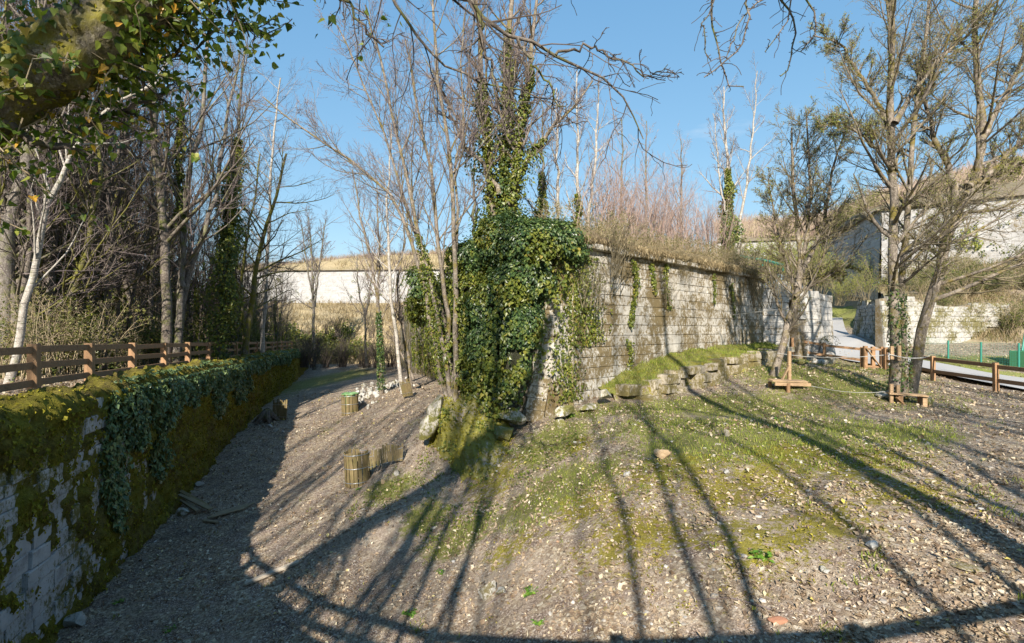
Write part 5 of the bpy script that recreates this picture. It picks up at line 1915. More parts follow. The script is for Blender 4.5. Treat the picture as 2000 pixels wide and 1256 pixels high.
simple(1058, 190, 24, .5, 'slim ivied trunk just right of the ivy clad tree group', M['bark_grey'], M['twig_grey'], 101, ivy=[(0, 0, .55, 1500, .25, .15, 'ivy_light')])
simple(1090, 170, 25, -.5, 'second slim bare trunk right of the ivy clad tree group', M['bark_pale'], M['twig_grey'], 102)
simple(1126, 140, 25.5, .5, 'third slim trunk above the bastion wall, ivy at its foot', M['bark_pale'], M['twig_grey'], 103, ivy=[(0, 0, .4, 900, .25, .15, 'ivy_light')])
simple(1142, 160, 26, 1, 'pale birch stem leaning right above the bastion wall', M['bark_pale'], M['twig_grey'], 104, lean=28)
simple(1215, 230, 30, 0, 'thin tree at the left end of the reddish brush', M['bark_grey'], M['twig_red'], 105)
simple(1262, 235, 31, 0, 'thin tree in the middle of the reddish brush', M['bark_grey'], M['twig_red'], 106)
simple(1330, 270, 32, 0, 'thin tree at the right end of the reddish brush', M['bark_grey'], M['twig_red'], 107)
simple(925, 260, 24, 0, 'thin bare tree behind the left edge of the ivy', M['bark_grey'], M['twig_grey'], 108)
build_tree('birch_tree', 'pale birch pair with ivy round its foot above the bastion end', [(tr([(1424, 505), (1424, 420), (1421, 330), (1416, 250), (1412, 170)], 31), .17, .03), (tr([(1440, 500), (1448, 420), (1462, 330), (1472, 240), (1480, 140)], 31.5), .10, .025), (tr([(1420, 420), (1405, 350), (1400, 280), (1392, 220)], 31), .06, .02)], M['bark_pale'], M['twig_grey'], 109, L3(16, 6, 5, 34, .24, .3), ivy=[(0, 0, .55, 4500, .42, .15, 'ivy_light'), (0, 0, .4, 2000, .5, .16, 'ivy')])

# reddish brush on the bastion
GR = 'tall reddish bare brush growing on top of the bastion'
k1 = shrub('bare_bush', GR, 81, 4.6, 34, M['twig_red'], 'reddish brush on the bastion', 0, spread=.28, r0=.022)
k2 = shrub('bare_bush', GR, 82, 3.8, 30, M['twig_red'], 'reddish brush on the bastion', 0, spread=.4, r0=.02)
r = np.random.default_rng(83)
bs = [(1180, 25), (1205, 27), (1235, 26), (1255, 29), (1285, 28), (1310, 30), (1335, 29), (1360, 31), (1385, 30), (1220, 32), (1300, 34), (1270, 25), (1150, 28), (1345, 34)]
for k, (px, Y) in enumerate(bs):
    p = at(px, 0, Y)
    p[2] = ZC + 1.35
    src = (k1, k2)[k % 2]
    if k < 2:
        src.location = tuple(p)
    else:
        copy_tree(src, p, r.uniform(0, 6.28), r.uniform(.7, 1.1), GR)
# small bushes at the wall top
GB = 'small dry bush on the edge of the bastion wall'
e1_ = shrub('wall_top_bush', GB, 84, 1.3, 16, M['twig_straw'], 'bushes along the bastion wall top', 500, 'shrub_leaf', .06, .8, r0=.01)
for k in range(22):
    s_ = 1.2 + k * .74 + r.normal() * .2
    p = rz_at(s_, abs(r.normal()) * 1.2 + .25)
    if k == 0:
        e1_.location = tuple(p)
    else:
        copy_tree(e1_, p, r.uniform(0, 6.28), r.uniform(.45, 1.0) * (1.3 if s_ > 12 else 1), GB)
# twiggy bushes rooted in the joints of the wall face
GW = 'leafless bush rooted in a joint of the bastion wall'
w1 = shrub('wall_bush', GW, 85, 1.1, 14, M['twig_olive'], 'bushes rooted in the bastion wall', 60, 'shrub_leaf', .05, .6, r0=.010)
for k, (px, py, Y, sc) in enumerate(((1205, 528, 16.9, 1.5), (1160, 590, 16.0, 1.1), (1305, 590, 19.8, .8), (1478, 590, 25.5, 2.0), (1335, 545, 20.6, .5))):
    if k == 0:
        w1.location = tuple(at(px, py, Y))
        w1.scale = (sc,) * 3
    else:
        copy_tree(w1, at(px, py, Y), k * 1.3, sc, GW)
# ivy strands on the sunlit wall
iw = thing('ivy_strand', bpt(4.1, .1, 1.6), 'thin strands of yellow green ivy on the sunlit bastion wall', 'ivy')
O = np.array(iw.location)
Ps = []
r = np.random.default_rng(86)
for (s0, z0, z1, nn_) in ((4.25, 2.5, .1, 420), (5.6, 2.5, 1.4, 160), (6.6, 2.6, .8, 260), (10.5, 2.5, 1.2, 120), (3.9, -.3, -1.6, 120), (12.5, 2.2, .6, 160), (1.6, 2.4, -.5, 900), (.6, 2.4, -2.2, 1200)):
    z = r.uniform(z1, z0, nn_)
    s_ = s0 + np.sin(z * 2.1 + s0) * .15 + r.normal(size=nn_) * (.09 if nn_ < 800 else .4)
    Ps.append(C0 + s_[:, None] * UB + NB * (.16 + r.uniform(0, .06, (nn_, 1))) + np.stack([z * 0, z * 0, z], 1))
P = np.concatenate(Ps)
V, F = leaves(P, NB + r.normal(size=P.shape) * .4, r.uniform(.06, .11, len(P)), r, .8, 'ivy')
part('foliage', V, F, M['ivy_light'], iw, stuff=True, origin=O)

# --- ivy curtain over the bastion corner and flank
ic = thing('ivy_curtain', C0 + np.array([-.4, 0, -2.4]), 'great mass of glossy ivy hanging over the bastion corner', 'ivy')
O = np.array(ic.location)
r = np.random.default_rng(90)
BL = [((1040, 480, 15.5), (1.05, .8, .7)), ((1095, 470, 16.0), (.6, .6, .5)), ((985, 475, 16.0), (.9, .8, .8)), ((930, 505, 17.0), (.7, .8, .6)), ((1010, 550, 15.4), (.8, .6, .75)), ((1058, 545, 15.7), (.42, .5, .6)), ((965, 590, 15.7), (.75, .65, .9)), ((1015, 630, 15.4), (.58, .45, .85)), ((955, 670, 15.6), (.65, .6, .9)), ((1003, 705, 15.3), (.48, .42, .7)), ((1042, 630, 15.7), (.34, .35, .75)), ((925, 580, 16.8), (.6, .7, 1.0)), ((915, 660, 16.9), (.5, .6, 1.0)), ((958, 740, 15.5), (.45, .42, .5)), ((988, 758, 15.2), (.28, .3, .35)), ((915, 735, 16.6), (.4, .5, .55)), ((880, 570, 20.5), (.5, .7, .9)), ((868, 660, 20), (.4, .6, 1.0)), ((826, 560, 25), (.7, .9, .9)), ((818, 600, 26), (.5, .9, .8)), ((900, 500, 21), (.6, .7, .5)), ((1118, 490, 16.2), (.38, .38, .4)), ((1000, 445, 16.8), (.8, .6, .42)), ((1075, 450, 16.8), (.75, .5, .32))]
allV = {'ivy': [], 'ivy_light': []}
shade_cores = []
for k, (p, sz) in enumerate(BL):
    c = at(*p)
    sz = np.array(sz)
    area = (sz[0] * sz[1] + sz[1] * sz[2] + sz[0] * sz[2]) * 4.2
    n = int(area * 900 / (1 + max(0, c[1] - 16) * .12))
    d = unit(r.normal(size=(n, 3)))
    front = d[:, 1] < .45
    d = d[front]
    bump = .55 + .95 * fbm(d * sz * 2.2 + k * 7, 5, .65)
    tail = np.where(r.uniform(size=len(d)) < .12, r.uniform(1.0, 1.38, len(d)), r.uniform(.84, 1.06, len(d)))
    P = c + d * sz * (bump * tail)[:, None]
    hole = fbm(P * 1.5 + 3, 4, .6) < .40
    P, d = P[~hole], d[~hole]
    nr = d / sz + np.array([0, 0, .35]) + r.normal(size=d.shape) * .38
    V, F = leaves(P, nr, r.uniform(.09, .19, len(P)) * (1 + max(0, c[1] - 16) * .05), r, 1.1)
    lt = (fbm(P * .9 + 31, 3) + (P[:, 0] < -.75) * .10) > .56
    for sel, key in ((lt, 'ivy_light'), (~lt, 'ivy')):
        if sel.any():
            pick = np.nonzero(sel)[0]
            V, F = leaves(P[pick], nr[pick], r.uniform(.06, .135, len(pick)) * (1 + max(0, c[1] - 16) * .05), r, 1.1)
            allV[key].append((V, F))
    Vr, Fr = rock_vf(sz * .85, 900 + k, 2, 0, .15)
    shade_cores.append((Vr + c, Fr))
# flank sheet of ivy between the clumps
n = 9000
v = 30 * r.uniform(0, 1, n) ** 1.6 + .4
z = r.uniform(-3.0, 3.6, n)
P = C0 + v[:, None] * FB + NF * (.2 + .5 * fbm(np.stack([v * .8, z * .8, z * 0], 1), 3)[:, None]) + np.stack([z * 0, z * 0, z], 1)
V, F = leaves(P, NF + r.normal(size=P.shape) * .4, r.uniform(.09, .14, n) * (1 + v * .03), r, .9)
allV['ivy_light'].append((V, F))
runs = []
for k in range(46):
    b_ = BL[int(r.integers(0, 16))]
    st = at(*b_[0]) + np.array([r.normal() * b_[1][0] * .6, -b_[1][1] * .85, r.uniform(-.6, .3) * b_[1][2]])
    L_ = r.uniform(.5, 1.5)
    t_ = r.uniform(0, 1, 26)
    pr = st + np.stack([np.sin(t_ * 5 + k) * .08 + r.normal() * .3 * t_, -.12 - .1 * t_ + t_ * 0, -L_ * t_], 1) + r.normal(size=(26, 3)) * .04
    runs.append(pr)
runs = np.concatenate(runs)
V, F = leaves(runs, np.array([0, -1, .4]) + r.normal(size=runs.shape) * .5, r.uniform(.07, .14, len(runs)), r, 1.1, 'ivy')
part('runners', V, F, M['ivy_light'], ic, stuff=True, origin=O)
for mt, lst in allV.items():
    V, F = join(lst)
    part('foliage', V, F, M[mt], ic, stuff=True, origin=O)
V, F = join(shade_cores)
shade_core_mat = bark('ivy_stems_or_shade_core', (.02, .022, .012), (.05, .05, .025))  # near-black fill colour: the shade behind the leaves is painted in
part('stems', V, F, shade_core_mat, ic, stuff=True, origin=O)  # solid dark blobs, not stems: depth shade seen through gaps in the ivy

# --- the ditch beyond: thin trees
build_tree('bare_tree', 'small bare tree with vase shaped crown at the far end of the ditch', [(tr([(614, 722), (613, 640), (611, 560), (608, 480), (603, 425)], 58), .22, .05), (tr([(614, 600), (622, 530), (630, 470), (636, 430)], 58), .14, .04), (tr([(613, 590), (600, 520), (592, 460), (586, 430)], 58), .12, .04)], M['bark_grey'], M['twig_grey'], 121, L3(14, 6, 5, 28, .30, .35), rmin=.012)
build_tree('bare_tree', 'slim tree with ivied foot standing in the ditch by the rubble', [(tr([(744, 772), (742, 680), (737, 600), (728, 520), (712, 460), (700, 390), (690, 330)], 30.5), .14, .03), (tr([(738, 620), (740, 520), (738, 430), (735, 340)], 30.5), .09, .025)], M['bark_brown'], M['twig_grey'], 122, L3(18, 6, 5, 40, .30, .35), ivy=[(0, .08, .4, 1500, .16, .12, 'ivy')], young=(1200, .05, 'bud'))
build_tree('bare_tree', 'pale slim tree in the ditch right of the rubble', [(tr([(786, 776), (779, 700), (768, 620), (760, 540), (757, 440), (760, 330), (765, 240)], 27.5), .12, .03)], M['bark_pale'], M['twig_grey'], 123, L3(18, 6, 5, 40, .28, .35))
build_tree('bare_tree', 'crooked slim tree on the bank near the ivy edge', [(tr([(802, 745), (796, 690), (784, 620), (776, 560), (790, 480), (785, 400)], 29), .12, .03), (tr([(800, 720), (782, 690), (770, 660), (775, 600)], 29), .07, .03)], M['bark_brown'], M['twig_grey'], 124, L3(16, 5, 5, 40, .32, .3))
build_tree('bare_tree', 'thin distant tree with forked top left of the pale slim tree', [(tr([(716, 700), (712, 620), (700, 560), (698, 500)], 45), .12, .04), (tr([(712, 620), (724, 560), (728, 480)], 45), .1, .03)], M['bark_grey'], M['twig_grey'], 125, L3(16, 5, 5, 38, .35, .3))
GS = 'tangled bare brush on the rock face at the far end of the ditch'
f1 = shrub('brush_bush', GS, 87, 2.6, 26, M['twig_dark'], 'brush at the end of the ditch', 300, 'shrub_leaf', .10, .6, r0=.03)
r = np.random.default_rng(88)
for k in range(26):
    px = r.uniform(560, 800)
    Y = r.uniform(50, 66)
    p = at(px, r.uniform(650, 718) if Y > 60 else 715, Y)
    if k == 0:
        f1.location = tuple(p)
    else:
        copy_tree(f1, p, r.uniform(0, 6.28), r.uniform(.6, 1.2), GS)
fi = thing('far_ivy', at(600, 660, 66), 'bright ivy hanging on the rock face below the far dry bank', 'ivy')
O = np.array(fi.location)
n = 7000
px, py = r.uniform(530, 720, n), r.uniform(635, 690, n)
k_ = fbm(np.stack([px * .03, py * .05, px * 0], 1), 3) > .45
P = np.array([at(a, b, 67.5 - (b - 640) * .05) for a, b in zip(px[k_], py[k_])])
V, F = leaves(P + r.normal(size=P.shape) * .3, np.array([0, -1, .4]) + r.normal(size=P.shape) * .5, r.uniform(.2, .4, len(P)), r, .6)
part('foliage', V, F, M['ivy_light'], fi, stuff=True, origin=O)

# --- right hand trees
yl = dict()
build_tree('budding_tree', 'leaning multi stem tree with yellow green buds before the gateway', [(tr([(1514, 730), (1536, 650), (1551, 585), (1562, 530), (1556, 440), (1548, 350), (1545, 250)], 18.8), .15, .03), (tr([(1556, 560), (1572, 480), (1582, 400), (1580, 310), (1575, 220)], 18.8), .09, .025), (tr([(1560, 545), (1595, 470), (1615, 400), (1628, 330), (1650, 260)], 18.8), .09, .025), (tr([(1552, 580), (1590, 545), (1620, 538), (1660, 520)], 18.6), .06, .02), (tr([(1552, 570), (1530, 500), (1515, 430), (1500, 350)], 19), .06, .02)], M['bark_brown'], M['twig_olive'], 131, L3(24, 8, 8, 45, .32, .22, lf2=.55), young=(9000, .042, 'young'), wob=.025, rmin=.0065)
build_tree('budding_tree', 'twin straight trunks with budding crown beside the bench', [(tr([(1746, 790), (1748, 700), (1743, 600), (1747, 450), (1742, 300), (1738, 170), (1745, 20), (1750, -120)], 15.9), .165, .06), (tr([(1768, 780), (1764, 690), (1762, 600), (1768, 470), (1774, 350), (1790, 220), (1805, 100), (1820, -60)], 16.1), .12, .04), (tr([(1742, 260), (1715, 200), (1680, 150), (1640, 85), (1590, 70)], 15.9), .075, .02), (tr([(1745, 330), (1690, 270), (1640, 240), (1600, 245)], 15.8), .06, .018), (tr([(1748, 240), (1790, 170), (1850, 100), (1930, 40)], 15.7), .08, .02)], M['bark_brown'], M['twig_olive'], 132, L3(30, 8, 8, 52, .27, .28, lf2=.55), ivy=[(1, 0, .28, 900, .12, .08, 'ivy'), (0, .02, .3, 600, .08, .08, 'ivy')], young=(12000, .040, 'young'), wob=.025, rmin=.0065)
build_tree('budding_tree', 'crooked thick trunk leaning right with spreading budding crown', [(tr([(1782, 785), (1790, 710), (1797, 650), (1825, 570), (1850, 480), (1872, 410), (1900, 345), (1920, 270), (1912, 180), (1905, 60), (1910, -80)], 16.4), .17, .06), (tr([(1875, 400), (1850, 320), (1825, 270), (1808, 210), (1790, 120)], 16.4), .11, .03), (tr([(1890, 365), (1945, 330), (2010, 260), (2080, 220)], 16.2), .10, .03), (tr([(1918, 270), (1960, 190), (2000, 110), (2040, 20)], 16.4), .09, .03), (tr([(1800, 640), (1830, 540), (1850, 470), (1836, 400), (1790, 380)], 16.0), .05, .02), (tr([(1885, 380), (1940, 345), (2000, 315)], 16), .07, .03)], M['bark_brown'], M['twig_olive'], 133, L3(26, 8, 8, 52, .30, .26, lf2=.55), young=(12000, .040, 'young'), wob=.025, rmin=.0065)

# bushes over the slopes on the right
GT = 'twiggy bush on the slope below the high fortress wall'
t1 = shrub('slope_bush', GT, 89, 2.2, 24, M['twig_straw'], 'bushes on the slope below the high wall', 500, 'shrub_leaf', .10, .7, r0=.02)
t2 = shrub('slope_bush', GT, 91, 2.0, 22, M['twig_olive'], 'bushes on the slope below the high wall', 1000, 'bramble', .11, .8, r0=.02)
r = np.random.default_rng(92)
for k in range(70):
    i, j = r.integers(0, slope.shape[0]), r.integers(8, slope.shape[1])
    p = slope[i, j]
    src = (t1, t2)[k % 2]
    sc = r.uniform(.45, 1.1)
    if k < 2:
        src.location = tuple(p)
    else:
        copy_tree(src, p, r.uniform(0, 6.28), sc, GT)
r = np.random.default_rng(96)
def slope_cover(name, label, S, n, h, mat, seed, j0=4):
    r = np.random.default_rng(seed)
    i, j = r.integers(0, S.shape[0] - 1, n), r.integers(j0, S.shape[1] - 1, n)
    w = r.uniform(0, 1, (n, 2))
    P = S[i, j] + (S[i + 1, j] - S[i, j]) * w[:, :1] + (S[i, j + 1] - S[i, j]) * w[:, 1:]
    P = P[fbm(P * .35 + seed, 4) > .44]
    V, F = blades(P, h * r.uniform(.4, 1.2, len(P)), r, 1.3, h * .03)
    o = part(name, V, F, M[mat])
    tag(o, label, kind='stuff')


slope_cover('slope_dry_grass', 'dry grass and stalks over the slope below the high wall', slope, 26000, .5, 'drygrass', 5)
slope_cover('slope_green_grass', 'greenish tufts over the slope below the high wall', slope, 12000, .4, 'bramble', 6)
slope_cover('far_bank_grass', 'long dry grass on the bank above the far rampart wall', fbt, 9000, 1.0, 'drygrass', 8, 0)
slope_cover('far_foot_grass', 'long dry grass on the bank below the far rampart wall', fbf, 12000, 1.0, 'drygrass', 9, 2)
slope_cover('verge_grass', 'fresh grass on the verge beyond the road', verge, 6000, .12, 'grass', 7, 0)
GV = 'budding yellow green bush around the road bend and far bank'
v1 = shrub('bank_bush', GV, 93, 3.0, 26, M['twig_olive'], 'bushes around the road bend', 1400, 'young', .10, .6, r0=.025)
for k, (px, py, Y, sc) in enumerate(((1600, 575, 58, 1.4), (1630, 560, 62, 1.3), (1660, 585, 56, 1.0), (1575, 560, 62, 1.5), (1690, 585, 50, .8), (1540, 545, 60, 1.4), (1500, 545, 45, 1.1), (1470, 535, 38, .9), (1520, 555, 38, 1.0), (1640, 595, 52, .8), (1710, 560, 57, 1.2), (1670, 450, 75, 1.6), (1640, 470, 82, 1.6), (1700, 420, 66, 1.2), (1610, 530, 76, 1.5), (1585, 540, 30.5, .7), (1560, 548, 30, .6))):
    if k == 0:
        v1.location = tuple(at(px, py, Y))
        v1.scale = (sc,) * 3
    else:
        copy_tree(v1, at(px, py, Y), k * 2.1, sc, GV)

# scrub on the hillside and far banks: one far-off mass each
def scrub(name, label, pts, H, mat, seed, per=14):
    r = np.random.default_rng(seed)
    n = len(pts)
    b = np.repeat(pts, per, 0) + r.normal(size=(n * per, 3)) * np.array([.35, .35, .05]) * H * .5
    d = r.normal(size=b.shape) * np.array([.35, .35, .2]) + np.array([0, 0, 1])
    ln = H * r.uniform(.4, 1.1, len(b))[:, None]
    P = np.stack([b, b + unit(d) * ln * .5, b + unit(d + r.normal(size=d.shape) * .25) * ln], 1)
    V, F = tubes(P, np.tile(np.array([.03, .022, .01]) * H / 2.5, (len(P), 1)), 3)
    o = part(name, V, F, mat)
    tag(o, label, kind='stuff')


r = np.random.default_rng(95)
def hill_pts(n, x0, x1, ya, yb, Ya, Yb):
    px = r.uniform(x0, x1, n)
    t = r.uniform(0, 1, n)
    P = []
    for a, b in zip(px, t):
        y0 = np.interp(a, [1400, 1540, 1630, 1720, 1880, 2120], [436, 432, 418, 392, 345, 290])
        y1 = np.interp(a, [1400, 1600, 1660, 1720, 1880, 2120], [462, 462, 430, 402, 372, 335])
        Y0 = np.interp(a, [1400, 1540, 1630, 1720, 1880, 2120], [118, 115, 110, 105, 100, 95])
        Y1 = np.interp(a, [1400, 1600, 1660, 1720, 1880, 2120], [97, 96, 78, 66, 59, 54])
        P.append(at(a, y1 + (y0 - y1) * b + 3, Y1 + (Y0 - Y1) * b))
    return np.array(P)
scrub('hill_scrub', 'purple brown winter scrub covering the hillside', hill_pts(1500, 1400, 2120, 0, 0, 0, 0), 2.6, M['twig_straw'], 1, 6)
scrub('hill_brush', 'purple brown brush along the hill crest', hill_pts(700, 1400, 2120, 0, 0, 0, 0), 3.4, M['twig_red'], 11, 6)
px = r.uniform(450, 960, 420)
n_ = 520
pxs = r.uniform(-150, 440, n_)
Yw = r.uniform(46, 85, n_)
scrub('distant_wood', 'grey brown distant wood behind the left trees', np.array([[(a - 1000) / 1000 * b, b, terr_z(0, b) - .1] for a, b in zip(pxs, Yw)]), 9.0, M['twig_grey'], 3, 6)
scrub('far_bank_scrub', 'thin brown scrub on the bank above the far wall', np.array([at(a, np.interp(a, [450, 540, 700, 960], [524, 519, 504, 492]) + 3, 101) for a in px]), 1.6, M['twig_red'], 2, 5)

# ------------------------------------------------------------------ trees overhanging the camera
OVT = [np.array(p, float) for p in ((-6.4, 2.3, -1.7), (-5.3, 2.9, .1), (-4.1, 3.35, 1.15), (-3.5, 3.5, 1.62), (-2.95, 3.6, 2.08), (-2.35, 3.6, 2.68), (-1.7, 3.5, 3.5), (-.9, 3.2, 5.0), (-.3, 2.6, 8.0))]
r = np.random.default_rng(200)
ov = thing('overhanging_tree', OVT[0], 'huge mossy leaning trunk with ivy leaves filling the top left corner', 'tree')
O = np.array(ov.location)
Kt = 160
P = catmull(OVT, Kt)
R = np.linspace(.29, .11, Kt) * (1 + (fbm(np.stack([np.arange(Kt) * .13, np.zeros(Kt), np.zeros(Kt)], 1), 2) - .5) * .3)
V, F = tubes(P[None], R[None], 64)
V = V + unit(V - np.repeat(P, 64, 0)) * ((fbm(V * 4.0, 6, .68) - .5) * .30)[:, None]
part('trunk', V, F, M['bark_overhang'], ov, smooth=True, origin=O)
limbs = [([(-1.75, 3.5, 3.4), at(640, -60, 3.8), at(690, 28, 3.8), at(722, 70, 3.85), at(752, 92, 3.9)], .030, .010),
         ([(-.95, 3.2, 4.9), at(850, -90, 3.9), at(920, 8, 4.0), at(1000, 70, 4.1), at(1080, 108, 4.2), at(1160, 138, 4.3), at(1205, 168, 4.3), at(1238, 222, 4.3), at(1256, 272, 4.35)], .050, .007),
         ([at(905, -40, 4.0), at(938, 40, 4.05), at(952, 110, 4.1), at(975, 170, 4.1), at(998, 210, 4.1)], .028, .007),
         ([(-1.3, 3.4, 4.2), at(745, -60, 4.1), at(800, 40, 4.2), at(850, 110, 4.3), at(930, 160, 4.4), at(1030, 180, 4.5), at(1110, 240, 4.6)], .030, .005),
         ([at(1010, 75, 4.1), at(1060, 150, 4.15), at(1090, 200, 4.2), at(1120, 240, 4.2)], .018, .005),
         ([at(1085, 108, 4.2), at(1150, 90, 4.2), at(1200, 110, 4.2), at(1262, 150, 4.2), at(1300, 130, 4.2)], .018, .004),
         ([(-2.6, 3.6, 2.4), at(420, -30, 3.6), at(470, 40, 3.7), at(520, 70, 3.8)], .03, .008),
         ([(-3.2, 3.55, 1.9), at(250, 130, 3.7), at(330, 110, 3.9), at(430, 60, 4.0)], .035, .008),
         ([(-3.5, 3.4, 1.5), at(90, 290, 3.6), at(170, 250, 3.8), at(300, 190, 4.0), at(340, 160, 4.2)], .04, .010)]
Pl = np.array([catmull(p, 22) for p, a, b in limbs])
Pl[:, 1:] += r.normal(size=Pl[:, 1:].shape) * .014
Rl = np.array([np.linspace(a, b, 22) for p, a, b in limbs]) * .72
for k in range(len(limbs)):
    V, F = tubes(Pl[k:k + 1], Rl[k:k + 1], 8)
    part('limb', V, F, M['bark_dark'], ov, smooth=True, origin=O)
Ll = np.linalg.norm(np.diff(Pl, axis=1), axis=2).sum(1)
c1 = grow(r, Pl, Rl, Ll, 16, .25, 1.0, 48, .28, 7, .55, up=-.02, wig=.20, taper=.4, rmin=.005)
c2 = grow(r, *c1, 4, .2, 1.0, 48, .45, 5, .6, up=.0, wig=.25, rmin=.0035)
V, F = join([tubes(c1[0], c1[1], 5), tubes(c2[0], c2[1], 4)])
part('twigs', V, F, M['twig_dark'], ov, stuff=True, origin=O)
# ivy leaves round the trunk and hanging from it
n = 9000
f = r.uniform(Kt * .13, Kt * .75, n)
i0 = f.astype(int)
a = r.uniform(0, 2 * np.pi, n)
T = unit(np.gradient(P, axis=0))
U = unit(np.cross(T, [0, 0, 1.]))
W = np.cross(T, U)
o_ = np.cos(a)[:, None] * U[i0] + np.sin(a)[:, None] * W[i0]
keep = fbm(np.stack([i0 * .05, a * .8, a * 0], 1), 3) > .38
Pi = P[i0] + o_ * (R[i0] + r.uniform(.0, .22, n) ** 1.2)[:, None]
V1, F1 = leaves(Pi[keep], (o_ + np.array([0, -.4, .3]) + r.normal(size=o_.shape) * .6)[keep], r.uniform(.035, .07, keep.sum()), r, .8, 'ivy')
nm = 7000
jm = r.integers(int(Kt * .1), int(Kt * .75), nm)
am = r.uniform(0, 2 * np.pi, nm)
om = np.cos(am)[:, None] * U[jm] + np.sin(am)[:, None] * W[jm]
km = fbm(np.stack([jm * .06, am * 1.2, am * 0 + 5], 1), 4) > .46
Pm_ = P[jm] + om * (R[jm] * r.uniform(.96, 1.12, nm))[:, None]
Vm, Fm = leaves(Pm_[km], om[km] + r.normal(size=(km.sum(), 3)) * .6, r.uniform(.015, .045, km.sum()), r, .6)
part('moss_tufts', Vm, Fm, M['mosstuft'], ov, stuff=True, origin=O)
hang = []
hp = []
for k in range(130):
    j = int(r.integers(int(Kt * .15), int(Kt * .7)))
    st = P[j] + np.array([r.normal() * .15, r.normal() * .15, -R[j] * r.uniform(.3, 1)])
    d = np.array([r.normal() * .5 + .35, r.normal() * .3, -.35])
    pth = [st]
    for q_ in range(6):
        d = d + r.normal(size=3) * .25 + np.array([0, 0, -.08])
        pth.append(pth[-1] + unit(d) * r.uniform(.06, .16))
    pth = np.array(pth)
    hp.append(pth)
    m_ = 16
    t = r.uniform(1, 5.99, m_)
    q0 = t.astype(int)
    hang.append(pth[q0] + (pth[q0 + 1] - pth[q0]) * (t - q0)[:, None] + r.normal(size=(m_, 3)) * .03)
# leafy clusters on the limbs to the right of the trunk
for k in (6, 7, 8, 0):
    m_ = 230 if k != 0 else 30
    t = r.uniform(6 if k != 0 else 5, 21, m_).astype(int)
    hang.append(Pl[k][t] + r.normal(size=(m_, 3)) * np.array([.14, .12, .10]))
H_ = np.concatenate(hang)
V2, F2 = leaves(H_, r.normal(size=H_.shape) + np.array([0, -.8, .5]), r.uniform(.035, .07, len(H_)), r, 1.0, 'ivy')
V, F = join([(V1, F1), (V2, F2)])
part('ivy', V, F, M['ivy_near'], ov, stuff=True, origin=O)
V, F = tubes(np.array(hp), np.tile(np.linspace(.006, .003, 7), (len(hp), 1)), 4)
part('ivy_stems_or_shade_core', V, F, M['twig_straw'], ov, stuff=True, origin=O)

rt = thing('overhead_tree', (5.6, -2.2, -1.6), 'dark bare twigs hanging into the sky at the top right', 'tree')
O = np.array(rt.location)
Pt = catmull([(5.6, -2.2, -1.7), (5.5, -1.6, 1.5), (5.0, -.4, 4.5), (4.2, 1.0, 8.0), (3.6, 1.6, 13)], 24)
V, F = tubes(Pt[None], np.linspace(.24, .06, 24)[None], 12)
part('trunk', V, F, M['bark_dark'], rt, smooth=True, origin=O)
rl = [([(5.05, -.5, 4.3), (4.2, 2.0, 4.9), at(1640, -240, 4.4), at(1480, -200, 4.5), at(1330, -150, 4.6)], .07, .02),
      ([at(1400, -170, 4.5), at(1388, 10, 4.5), at(1398, 80, 4.5), at(1414, 140, 4.5), at(1425, 160, 4.5), at(1452, 168, 4.5)], .013, .005),
      ([at(1480, -190, 4.5), at(1462, 0, 4.4), at(1458, 60, 4.4), at(1440, 105, 4.4), at(1412, 128, 4.4), at(1374, 150, 4.4)], .012, .005),
      ([at(1430, -180, 4.5), at(1388, 12, 4.45), at(1370, 60, 4.4), at(1384, 115, 4.4)], .009, .004),
      ([at(1520, -190, 4.5), at(1520, -40, 4.5), at(1452, 30, 4.45), at(1425, 90, 4.4), at(1422, 115, 4.4)], .010, .004),
      ([at(1560, -200, 4.4), at(1515, -20, 4.5), at(1540, 20, 4.5), at(1552, 60, 4.5), at(1540, 120, 4.5), at(1522, 152, 4.5)], .014, .005),
      ([at(1600, -220, 4.4), at(1570, -20, 4.5), at(1590, 25, 4.5), at(1588, 70, 4.5), at(1560, 100, 4.5)], .013, .005),
      ([at(1560, -200, 4.4), at(1545, 10, 4.4), at(1520, 60, 4.4), at(1490, 105, 4.4)], .010, .004)]
Pr = np.array([catmull(p, 16) for p, a, b in rl])
Pr[:, 1:] += r.normal(size=Pr[:, 1:].shape) * .012
Rr = np.array([np.linspace(a, b, 16) for p, a, b in rl])
for k in range(len(rl)):
    V, F = tubes(Pr[k:k + 1], Rr[k:k + 1], 7)
    part('limb', V, F, M['bark_dark'], rt, smooth=True, origin=O)
Lr = np.linalg.norm(np.diff(Pr, axis=1), axis=2).sum(1)
c1 = grow(r, Pr[1:], Rr[1:], Lr[1:], 7, .45, 1.0, 55, .16, 6, .6, up=-.05, wig=.25, taper=.3, rmin=.004)
c2 = grow(r, Pr[1:], Rr[1:], Lr[1:], 26, .4, 1.0, 70, .02, 3, .9, up=0, wig=.3, taper=.3, rmin=.004)
V, F = join([tubes(c1[0], c1[1], 5), tubes(c2[0], c2[1], 4)])
part('twigs', V, F, M['twig_dark'], rt, stuff=True, origin=O)

